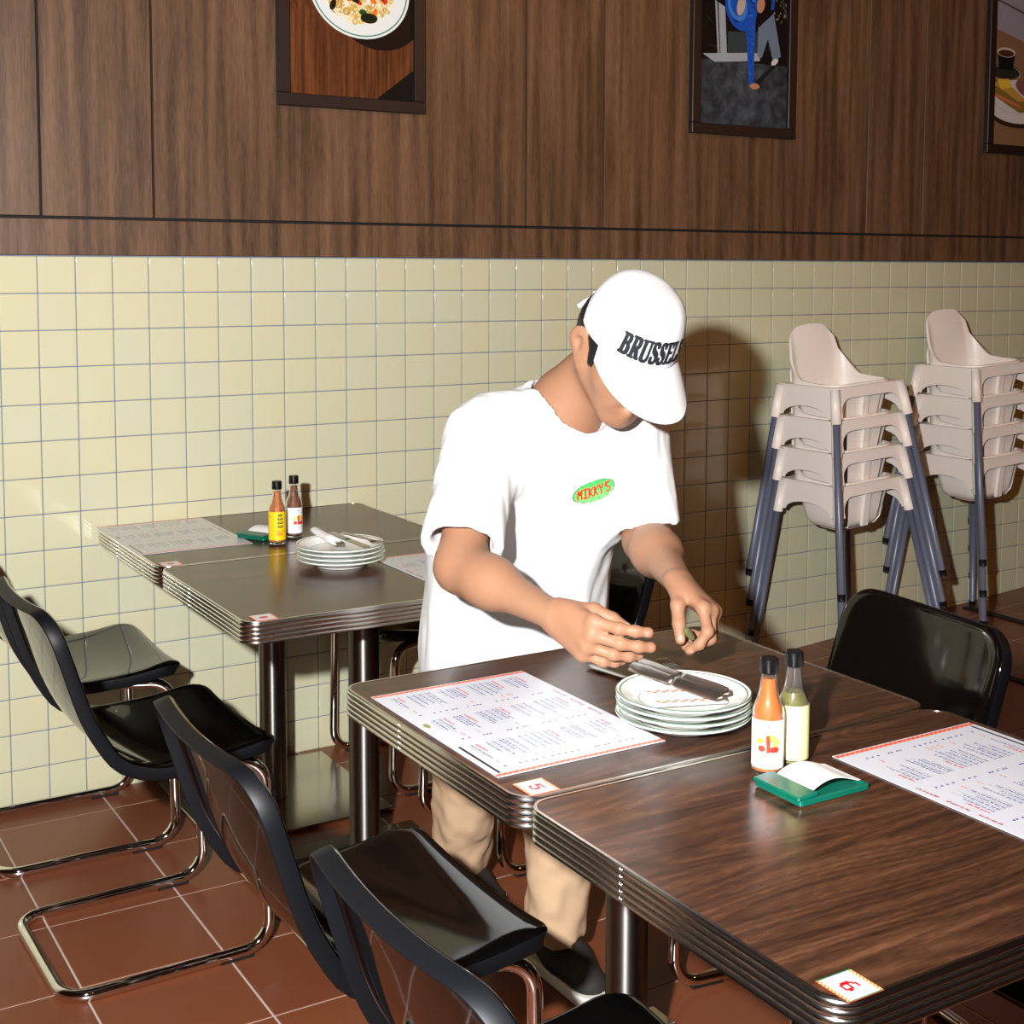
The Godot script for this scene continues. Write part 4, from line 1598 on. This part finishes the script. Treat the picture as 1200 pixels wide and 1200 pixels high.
func nail(parent: Node, tip: Vector3, before: Vector3, up: Vector3, r: float, base: Vector3) -> void:
	var d := (tip - before).normalized()
	var n := (up - d * up.dot(d)).normalized()
	var st := begin()
	st.set_smooth_group(0)
	var rows := []
	for i in 5:
		var line := PackedVector3Array()
		var f := i / 4.0
		for k in 5:
			var t := (k - 2) * 0.42
			var w := r * 0.86 * sqrt(maxf(0.05, 1.0 - pow(absf(f * 2.0 - 1.0), 3.0) * 0.7))
			line.append(tip + d * (-0.007 + 0.012 * f) + d.cross(n) * (w * sin(t)) + n * (r * 0.98 * cos(t) + 0.0006 - 0.003 * f * f) - base)
		rows.append(line)
	sheet(st, rows, 0.001)
	put("fingernail", st, M.nail, parent)

func build_person() -> void:
	var base := Vector3(0.70, 0, 1.30)
	var man := thing("person", "man in white cap and oversized white T-shirt leaning over a table with both hands", "person", base)
	var sh_r := Vector3(0.462, 1.15, 1.575)
	var el_r := Vector3(0.345, 0.945, 1.72)
	var wr_r := Vector3(0.388, 0.905, 1.962)
	var sh_l := Vector3(0.795, 1.175, 1.635)
	var el_l := Vector3(0.775, 0.945, 1.69)
	var wr_l := Vector3(0.668, 0.922, 1.925)
	var neck_base := Vector3(0.632, 1.225, 1.625)
	var skull := Vector3(0.66, 1.325, 1.772)
	var fwd := Vector3(-0.131, -0.574, 0.81).normalized()
	var up0 := (Vector3.UP - fwd * fwd.y).normalized()
	var up := (Basis(fwd, -0.12) * up0).normalized()
	var hb := Basis(up.cross(fwd), up, fwd)
	var L := func(x: float, y: float, z: float) -> Vector3:
		return skull + hb * Vector3(x, y, z)
	# the body is one mesh: trunk, legs and arms, then finer head and hands
	var body := begin()
	var f := Field.new()
	f.bone(Vector3(0.57, 1.08, 1.52), Vector3(0.71, 1.09, 1.55), 0.105, 0.105, 0.05)
	f.bone(Vector3(0.59, 0.9, 1.38), Vector3(0.72, 0.9, 1.4), 0.1, 0.1, 0.08)
	f.bone(Vector3(0.50, 1.15, 1.575), Vector3(0.76, 1.165, 1.62), 0.045, 0.045, 0.05)
	f.bone(Vector3(0.632, 1.16, 1.58), neck_base, 0.06, 0.058, 0.05)
	f.bone(Vector3(0.64, 0.86, 1.31), Vector3(0.635, 0.46, 1.235), 0.06, 0.058, 0.05)
	f.bone(Vector3(0.63, 0.46, 1.235), Vector3(0.70, 0.09, 1.075), 0.055, 0.036, 0.03)
	f.bone(Vector3(0.72, 0.86, 1.35), Vector3(0.705, 0.48, 1.5), 0.06, 0.058, 0.05)
	f.bone(Vector3(0.72, 0.48, 1.5), Vector3(0.71, 0.09, 1.475), 0.055, 0.036, 0.03)
	f.bone(sh_r, el_r, 0.046, 0.042, 0.04)
	f.bone(el_r, el_r.lerp(wr_r, 0.35), 0.043, 0.044, 0.03)
	f.bone(el_r.lerp(wr_r, 0.3), wr_r, 0.043, 0.026, 0.03, Vector3(0.1, 0.9, 0.3), 1.12)
	f.bone(sh_l, el_l, 0.046, 0.042, 0.04)
	f.bone(el_l, el_l.lerp(wr_l, 0.35), 0.044, 0.045, 0.03)
	f.bone(el_l.lerp(wr_l, 0.3), wr_l, 0.044, 0.026, 0.03, Vector3(0.2, 0.9, 0.1), 1.12)
	surface_nets(body, f, Vector3(0.26, 0.04, 0.98), Vector3(0.9, 1.34, 2.0), 0.01, -base)
	# head and neck
	var h := Field.new()
	h.bone(L.call(0, 0.022, -0.028), L.call(0, 0.026, 0.018), 0.079, 0.077, 0.03)
	h.bone(L.call(0, -0.02, 0.035), L.call(0, -0.08, 0.05), 0.056, 0.036, 0.04)
	for s in [-1.0, 1.0]:
		h.bone(L.call(s * 0.058, -0.05, 0.0), L.call(s * 0.02, -0.104, 0.062), 0.02, 0.016, 0.03)
		h.bone(L.call(s * 0.042, -0.036, 0.05), L.call(s * 0.03, -0.062, 0.062), 0.025, 0.02, 0.03)
		h.bone(L.call(s * 0.015, 0.006, 0.088), L.call(s * 0.045, 0.01, 0.07), 0.011, 0.011, 0.016)
		h.bone(L.call(s * 0.011, -0.046, 0.1), L.call(s * 0.011, -0.046, 0.1), 0.0085, 0.0, 0.008)
		h.bone(L.call(s * 0.086, -0.002, -0.016), L.call(s * 0.08, -0.042, 0.0), 0.028, 0.013, 0.006, hb * Vector3(1, 0, 0.55 * s), 3.4)
		h.bone(L.call(0.0, -0.076, 0.09), L.call(s * 0.02, -0.078, 0.08), 0.008, 0.004, 0.007)
		h.bone(L.call(0.0, -0.086, 0.087), L.call(s * 0.016, -0.085, 0.079), 0.008, 0.004, 0.007)
	h.bone(L.call(0, -0.105, 0.064), L.call(0, -0.107, 0.068), 0.018, 0.018, 0.02)
	h.bone(L.call(0, 0.0, 0.09), L.call(0, -0.044, 0.107), 0.0075, 0.0105, 0.014)
	h.bone(L.call(0, -0.05, -0.03), neck_base, 0.056, 0.06, 0.04)
	h.bone(neck_base + Vector3(0, -0.05, -0.02), neck_base + Vector3(0, -0.05, -0.02), 0.072, 0.0, 0.05)
	var sock := Field.new()
	for s in [-1.0, 1.0]:
		sock.bone(L.call(s * 0.032, -0.012, 0.098), L.call(s * 0.032, -0.012, 0.098), 0.018, 0.0, 0.01)
		sock.bone(L.call(s * 0.098, -0.003, -0.012), L.call(s * 0.096, -0.022, -0.004), 0.012, 0.008, 0.01)
	h.less = sock
	surface_nets(body, h, skull - Vector3(0.2, 0.24, 0.26), skull + Vector3(0.15, 0.16, 0.16), 0.0042, -base)
	# right hand: flat over the table, fingers loosely bent
	var hr := Field.new()
	hr.bone(el_r.lerp(wr_r, 0.7), wr_r, 0.0325, 0.026, 0.02, Vector3(0.1, 0.9, 0.3), 1.12)
	var ra := Vector3(0.103, -0.205, 0.972)
	var rn := Vector3(-0.985, 0.098, 0.123)
	var rs := rn.cross(ra)
	var tr := hand(hr, wr_r, ra, rn, rs, [[26, 22, 14], [33, 24, 16], [38, 32, 20], [40, 36, 22]], [Vector3(0.81, 0.35, -0.45), Vector3(0.74, -0.2, -0.63), Vector3(0.70, -0.3, -0.64)], 0.1)
	surface_nets(body, hr, wr_r + Vector3(-0.1, -0.17, -0.09), wr_r + Vector3(0.2, 0.1, 0.21), 0.0031, -base)
	# left hand: thumb and first finger pinched together, pointing down
	var hl := Field.new()
	hl.bone(el_l.lerp(wr_l, 0.7), wr_l, 0.033, 0.026, 0.02, Vector3(0.2, 0.9, 0.1), 1.12)
	var la := Vector3(0.12, -0.42, 0.9)
	var ln := Vector3(0.45, 0.8, 0.32)
	var ls := la.cross(ln)
	var tl := hand(hl, wr_l, la, ln, ls, [[34, 52, 30], [50, 62, 36], [56, 66, 36], [58, 64, 36]], [Vector3(0.75, 0.55, -0.4), Vector3(0.75, 0.05, -0.68), Vector3(0.72, -0.1, -0.72)])
	surface_nets(body, hl, wr_l + Vector3(-0.12, -0.17, -0.07), wr_l + Vector3(0.13, 0.09, 0.2), 0.0031, -base)
	var skin := put("body", body, M.skin, man)
	nail(skin, tr[0][3], tr[0][2], rn * 0.6 + ra, 0.0076, base)
	nail(skin, tr[4][3], tr[4][2], rn * 0.5 + rs * 0.6 + ra * 0.5, 0.009, base)
	nail(skin, tl[4][3], tl[4][2], Vector3(-0.45, 0.35, 0.8), 0.009, base)
	nail(skin, tl[0][3], tl[0][2], Vector3(0.2, 0.3, 0.9), 0.0076, base)
	for s in [-1.0, 1.0]:
		var ey := begin()
		var eb := SphereMesh.new()
		eb.radius = 0.0118
		eb.height = 0.0236
		eb.radial_segments = 20
		eb.rings = 12
		ey.append_from(eb, 0, Transform3D(Basis(), L.call(s * 0.032, -0.012, 0.074) - base))
		put("eye", ey, M.eye_white, skin)
	# hair under the cap
	var hair := begin()
	var hf := Field.new()
	hf.bone(L.call(0, 0.02, -0.034), L.call(0, 0.024, 0.0), 0.084, 0.08, 0.02)
	hf.bone(L.call(0, -0.03, -0.05), L.call(0, -0.055, -0.05), 0.062, 0.05, 0.03)
	for s in [-1.0, 1.0]:
		hf.bone(L.call(s * 0.073, 0.02, 0.006), L.call(s * 0.073, -0.02, 0.022), 0.02, 0.01, 0.01, hb.x, 1.5)
	var hn := FastNoiseLite.new()
	hn.frequency = 90.0
	hn.seed = 3
	hf.noise = hn
	hf.amp = 0.002
	var hcut := Field.new()
	hcut.bone(L.call(0, -0.03, 0.09), L.call(0, -0.12, 0.07), 0.088, 0.09, 0.02)
	for s in [-1.0, 1.0]:
		hcut.bone(L.call(s * 0.09, -0.012, -0.016), L.call(s * 0.085, -0.06, -0.012), 0.029, 0.034, 0.006)
	hf.less = hcut
	hf.planes = [Plane(up, up.dot(skull + up * 0.075))]
	surface_nets(hair, hf, skull - Vector3(0.14, 0.16, 0.16), skull + Vector3(0.14, 0.14, 0.14), 0.004, -base)
	put("hair", hair, M.hair, man)
	build_cap(man, skull - base, hb)
	build_clothes(man, base, sh_r, el_r, sh_l, el_l, neck_base, L.call(0, -0.05, -0.03))
	# a small olive scrap between thumb and finger
	var sc := thing("paper_scrap", "small olive green scrap pinched in the man's left hand", "scrap", tl[4][2].lerp(tl[0][2], 0.5))
	var ss := begin()
	var sf := Field.new()
	sf.bone(Vector3(-0.005, 0.006, 0), Vector3(0.005, -0.006, 0.002), 0.0075, 0.0065, 0.01, Vector3(0, 0.3, 1), 1.6)
	surface_nets(ss, sf, Vector3(-0.03, -0.03, -0.03), Vector3(0.03, 0.03, 0.03), 0.003)
	put("crumple", ss, M.olive_scrap, sc)

func cap_point(phi: float, t: float, out := 0.0) -> Vector3:
	# phi 0 faces forward; t 0 at the rim, 1 at the button
	var c := cos(phi)
	var rz := (0.104 if c > 0.0 else 0.102) + out
	var rx := 0.0865 + out
	var a := t * PI / 2.0
	var r := pow(cos(a), 0.62)
	var seam := 0.0009 * exp(-pow(fposmod(phi + PI / 6.0 + 0.26, PI / 3.0) - PI / 6.0, 2.0) * 900.0) * smoothstep(0.1, 0.3, t)
	var y := 0.026 + (0.112 + out) * sin(a) + 0.01 * maxf(0.0, c) * sin(a * 2.0)
	return Vector3((rx - seam) * r * sin(phi), y, (rz - seam) * r * c - 0.006)

func build_cap(man: Node3D, at: Vector3, hb: Basis) -> void:
	var st := begin()
	st.set_smooth_group(0)
	var rows := []
	for i in 25:
		var line := PackedVector3Array()
		for k in 97:
			line.append(at + hb * cap_point(TAU * k / 96.0 + PI, minf(i / 24.0, 0.995)))
		rows.append(line)
	sheet(st, rows, 0.0022, func(i: int, k: int) -> bool:
		# opening above the adjusting strap at the back
		return i < 7 and i >= 2 and absf(k - 0.0) < 7.0 * sqrt(maxf(0.0, 1.0 - pow((i - 2) / 5.0, 2.0))) or i < 7 and i >= 2 and k > 96 - 7.0 * sqrt(maxf(0.0, 1.0 - pow((i - 2) / 5.0, 2.0))))
	var crown := put("cap", st, M.cap_cotton, man)
	var b := begin()
	var br := []
	for i in 9:
		var f := i / 8.0
		var line := PackedVector3Array()
		for k in 33:
			var phi := deg_to_rad(lerpf(-68.0, 68.0, k / 32.0))
			var p := cap_point(phi, 0.0, 0.001)
			var c := cos(phi)
			var reach := 0.098 * pow(clampf((c - 0.36) / 0.64, 0.0, 1.0), 0.42)
			var q := p + Vector3(p.x * 0.12, 0, reach) * f
			q.y += 0.002 - 0.42 * reach * f - 1.9 * q.x * q.x * (0.35 + 0.65 * f) + 0.002
			line.append(at + hb * q)
		br.append(line)
	sheet(b, br, 0.003)
	put("brim", b, M.cap_cotton, crown)
	var btn := begin()
	var bm := SphereMesh.new()
	bm.radius = 0.007
	bm.height = 0.008
	btn.append_from(bm, 0, Transform3D(hb, at + hb * Vector3(0, 0.1385, -0.006)))
	put("button", btn, M.cap_cotton, crown)
	var tab := begin()
	rbox(tab, at + hb * Vector3(0.0, 0.034, -0.113), Vector3(0.08, 0.016, 0.003), 0.001, hb * Basis.from_euler(Vector3(0.1, 0, 0)))
	rbox(tab, at + hb * Vector3(-0.022, 0.036, -0.122), Vector3(0.03, 0.015, 0.003), 0.001, hb * Basis.from_euler(Vector3(0.3, 0.5, 0)))
	rbox(tab, at + Vector3(-0.0235, 0.083, -0.0935), Vector3(0.03, 0.024, 0.009), 0.001, hb * Basis.from_euler(Vector3(0.5, 0.6, 0.3)))
	put("strap", tab, M.cap_cotton, crown)
	# raised lettering that follows the front of the cap
	var tm := TextMesh.new()
	var sf := SystemFont.new()
	sf.font_names = PackedStringArray(["Droid Serif"])
	sf.font_weight = 700
	tm.font = sf
	tm.text = "BRUSSELS"
	tm.font_size = 64
	tm.pixel_size = 0.001
	tm.depth = 0.004
	tm.curve_step = 1.0
	var arr := tm.get_mesh_arrays()
	var v: PackedVector3Array = arr[Mesh.ARRAY_VERTEX]
	var box := AABB(v[0], Vector3.ZERO)
	for p in v:
		box = box.expand(p)
	var idx: PackedInt32Array = arr[Mesh.ARRAY_INDEX] if arr[Mesh.ARRAY_INDEX] != null else PackedInt32Array(range(v.size()))
	var ls := begin()
	ls.set_smooth_group(-1)
	for k in 9:
		var moved := PackedVector3Array()
		for p in v:
			var x := (p.x - box.get_center().x) / box.size.x * 0.147 - 0.005 + (k % 3 - 1) * 0.0016
			var y := (p.y - box.position.y) / box.size.y
			var z := (p.z - box.position.z) / box.size.z * 0.0022
			moved.append(at + hb * cap_point(x / 0.097, 0.075 + y * 0.22 + (k / 3 - 1) * 0.006, 0.0002 + z + k * 0.00004))
		for i in idx:
			ls.add_vertex(moved[i])
	put("lettering", ls, M.navy_thread, crown)

func build_clothes(man: Node3D, base: Vector3, sh_r: Vector3, el_r: Vector3, sh_l: Vector3, el_l: Vector3, neck_base: Vector3, neck_top: Vector3) -> void:
	var sf := Field.new()
	var d := Vector3(-0.25, 0.0, 1.0)
	sf.bone(neck_base + Vector3(-0.02, -0.05, -0.02), sh_r + Vector3(0.03, 0.0, 0.0), 0.083, 0.068, 0.04)
	sf.bone(neck_base + Vector3(0.02, -0.05, -0.01), sh_l + Vector3(-0.03, 0.0, 0.0), 0.083, 0.07, 0.04)
	sf.bone(Vector3(0.565, 1.07, 1.51), Vector3(0.70, 1.08, 1.55), 0.13, 0.135, 0.09)
	sf.bone(Vector3(0.575, 0.92, 1.43), Vector3(0.68, 0.92, 1.475), 0.128, 0.13, 0.1)
	sf.bone(Vector3(0.585, 0.74, 1.40), Vector3(0.66, 0.74, 1.45), 0.13, 0.135, 0.1)
	sf.bone(Vector3(0.59, 0.58, 1.395), Vector3(0.66, 0.58, 1.44), 0.135, 0.14, 0.1)
	sf.bone(Vector3(0.635, 0.95, 1.36), Vector3(0.64, 0.56, 1.33), 0.13, 0.14, 0.09)
	sf.bone(Vector3(0.73, 0.95, 1.41), Vector3(0.715, 0.56, 1.36), 0.115, 0.125, 0.09)
	var hem_r := sh_r.lerp(el_r, 0.84) + Vector3(-0.004, 0.0, 0.0)
	var hem_l := sh_l.lerp(el_l, 0.9) + Vector3(0.002, 0.0, 0.0)
	sf.bone(sh_r + Vector3(0.02, 0.0, 0.0), hem_r, 0.072, 0.074, 0.05, Vector3.ZERO, 1.0, 1)
	sf.bone(sh_l + Vector3(-0.02, 0.0, 0.0), hem_l, 0.068, 0.064, 0.05, Vector3.ZERO, 1.0, 1)
	var nz := FastNoiseLite.new()
	nz.frequency = 7.5
	nz.fractal_octaves = 3
	nz.seed = 21
	sf.noise = nz
	sf.amp = 0.012
	sf.squash = Vector3(1.3, 0.32, 0.8)
	var cut := Field.new()
	cut.bone(neck_base + Vector3(-0.004, -0.01, -0.005), neck_top + (neck_top - neck_base), 0.07, 0.09, 0.01)
	cut.bone(neck_base + Vector3(0.0, -0.02, 0.03), neck_top + Vector3(0.0, 0.0, 0.05), 0.06, 0.075, 0.02)
	cut.bone(hem_r.lerp(sh_r, 0.3), hem_r + (hem_r - sh_r) * 0.4, 0.052, 0.06, 0.01)
	cut.bone(hem_l.lerp(sh_l, 0.3), hem_l + (hem_l - sh_l) * 0.4, 0.05, 0.054, 0.01)
	sf.less = cut
	sf.soft = 0.011
	sf.planes = [Plane(Vector3.DOWN, -0.60)]
	sf.rib_a = neck_base + Vector3(0.0, -0.012, 0.01)
	sf.rib_b = neck_top + Vector3(0, 0, 0.02)
	sf.rib_r = 0.096
	var st := begin()
	surface_nets(st, sf, Vector3(0.24, 0.56, 1.2), Vector3(0.93, 1.32, 1.86), 0.0068, -base)
	var shirt := put("t_shirt", st, M.white_cotton, man)
	# printed oval on the chest, laid on the cloth
	var c := Vector3(0.612, 1.06, 1.9)
	var along := Vector3(0.93, 0.3, 0.25).normalized()
	var into := Vector3(0.2, -0.05, -1.0).normalized()
	var upv := along.cross(into).normalized()
	if upv.y < 0.0:
		upv = -upv
	var rows := []
	for i in 13:
		var line := PackedVector3Array()
		for k in 33:
			var a := TAU * k / 32.0
			var r := i / 12.0
			var p := c + along * (0.043 * r * cos(a)) + upv * (0.0215 * r * sin(a))
			var far := 0.0
			for s in 60:
				var dist := sf.at(p + into * far)
				if dist < 0.0008:
					break
				far += maxf(dist * 0.7, 0.0006)
			line.append(p + into * (far - 0.0012) - base)
		rows.append(line)
	var ls := begin()
	ls.set_smooth_group(0)
	for i in 12:
		for k in 32:
			for w in [[0, 0], [1, 1], [0, 1], [0, 0], [1, 0], [1, 1]]:
				var r: float = (i + w[0]) / 12.0
				var a: float = TAU * (k + w[1]) / 32.0
				ls.set_uv(Vector2(0.5 + 0.5 * r * cos(a), 0.5 - 0.5 * r * sin(a)))
				ls.add_vertex(rows[i + w[0]][k + w[1]])
	put("chest_print", ls, M.shirt_print, shirt)
	# trousers
	var tf := Field.new()
	tf.bone(Vector3(0.64, 0.86, 1.34), Vector3(0.72, 0.86, 1.36), 0.085, 0.085, 0.05)
	tf.bone(Vector3(0.63, 0.84, 1.31), Vector3(0.635, 0.46, 1.235), 0.09, 0.078, 0.06)
	tf.bone(Vector3(0.635, 0.46, 1.235), Vector3(0.697, 0.085, 1.085), 0.08, 0.068, 0.05, Vector3.ZERO, 1.0, 1)
	tf.bone(Vector3(0.72, 0.84, 1.36), Vector3(0.70, 0.48, 1.5), 0.085, 0.076, 0.06)
	tf.bone(Vector3(0.70, 0.48, 1.5), Vector3(0.70, 0.085, 1.49), 0.076, 0.064, 0.05, Vector3.ZERO, 1.0, 1)
	var tn := FastNoiseLite.new()
	tn.frequency = 8.0
	tn.fractal_octaves = 2
	tn.seed = 8
	tf.noise = tn
	tf.amp = 0.0095
	tf.squash = Vector3(1.5, 1.1, 1.5)
	var tc := Field.new()
	tc.bone(Vector3(0.685, 0.15, 1.11), Vector3(0.708, 0.0, 1.06), 0.046, 0.05, 0.01)
	tc.bone(Vector3(0.70, 0.15, 1.492), Vector3(0.70, 0.0, 1.489), 0.044, 0.047, 0.01)
	tf.less = tc
	var ts := begin()
	surface_nets(ts, tf, Vector3(0.44, 0.05, 0.98), Vector3(0.88, 1.0, 1.62), 0.0075, -base)
	put("trousers", ts, M.khaki, man)
	for s in [[Vector3(0.70, 0.0, 1.02), Vector3(0.715, 0.0, 1.235)], [Vector3(0.71, 0.0, 1.425), Vector3(0.70, 0.0, 1.655)]]:
		var a: Vector3 = s[0]
		var b: Vector3 = s[1]
		var shf := Field.new()
		shf.bone(a + Vector3(0, 0.05, 0.03), a.lerp(b, 0.45) + Vector3(0, 0.05, 0), 0.04, 0.038, 0.03)
		shf.bone(a.lerp(b, 0.4) + Vector3(0, 0.04, 0), b + Vector3(0, 0.032, -0.04), 0.042, 0.036, 0.04, Vector3.UP, 1.3)
		shf.bone(a + Vector3(0, 0.07, 0.045), a + Vector3(0, 0.11, 0.05), 0.037, 0.036, 0.03)
		shf.planes = [Plane(Vector3.DOWN, -0.022)]
		var so := begin()
		surface_nets(so, shf, a - Vector3(0.08, 0.0, 0.05), b + Vector3(0.08, 0.17, 0.05), 0.005, -base)
		var shoe := put("shoe", so, M.shoe_canvas, man)
		var sl := begin()
		var dirz := (b - a).normalized()
		var mid := (a + b) * 0.5
		slab(sl, 0.047, (b - a).length() * 0.5 + 0.012, 0.04, [Vector2(-0.004, 0.0), Vector2(0, 0.004), Vector2(0, 0.02), Vector2(-0.003, 0.026)], true, mid - base)
		put("sole", sl, M.shoe_sole, shoe)

func _ready() -> void:
	rng.seed = 20
	set_view()
	make_materials()
	build_room()
	add_ceiling_lamps()
	build_pictures()
	build_tables_and_chairs()
	build_high_chairs()
	build_tableware()
	build_person()
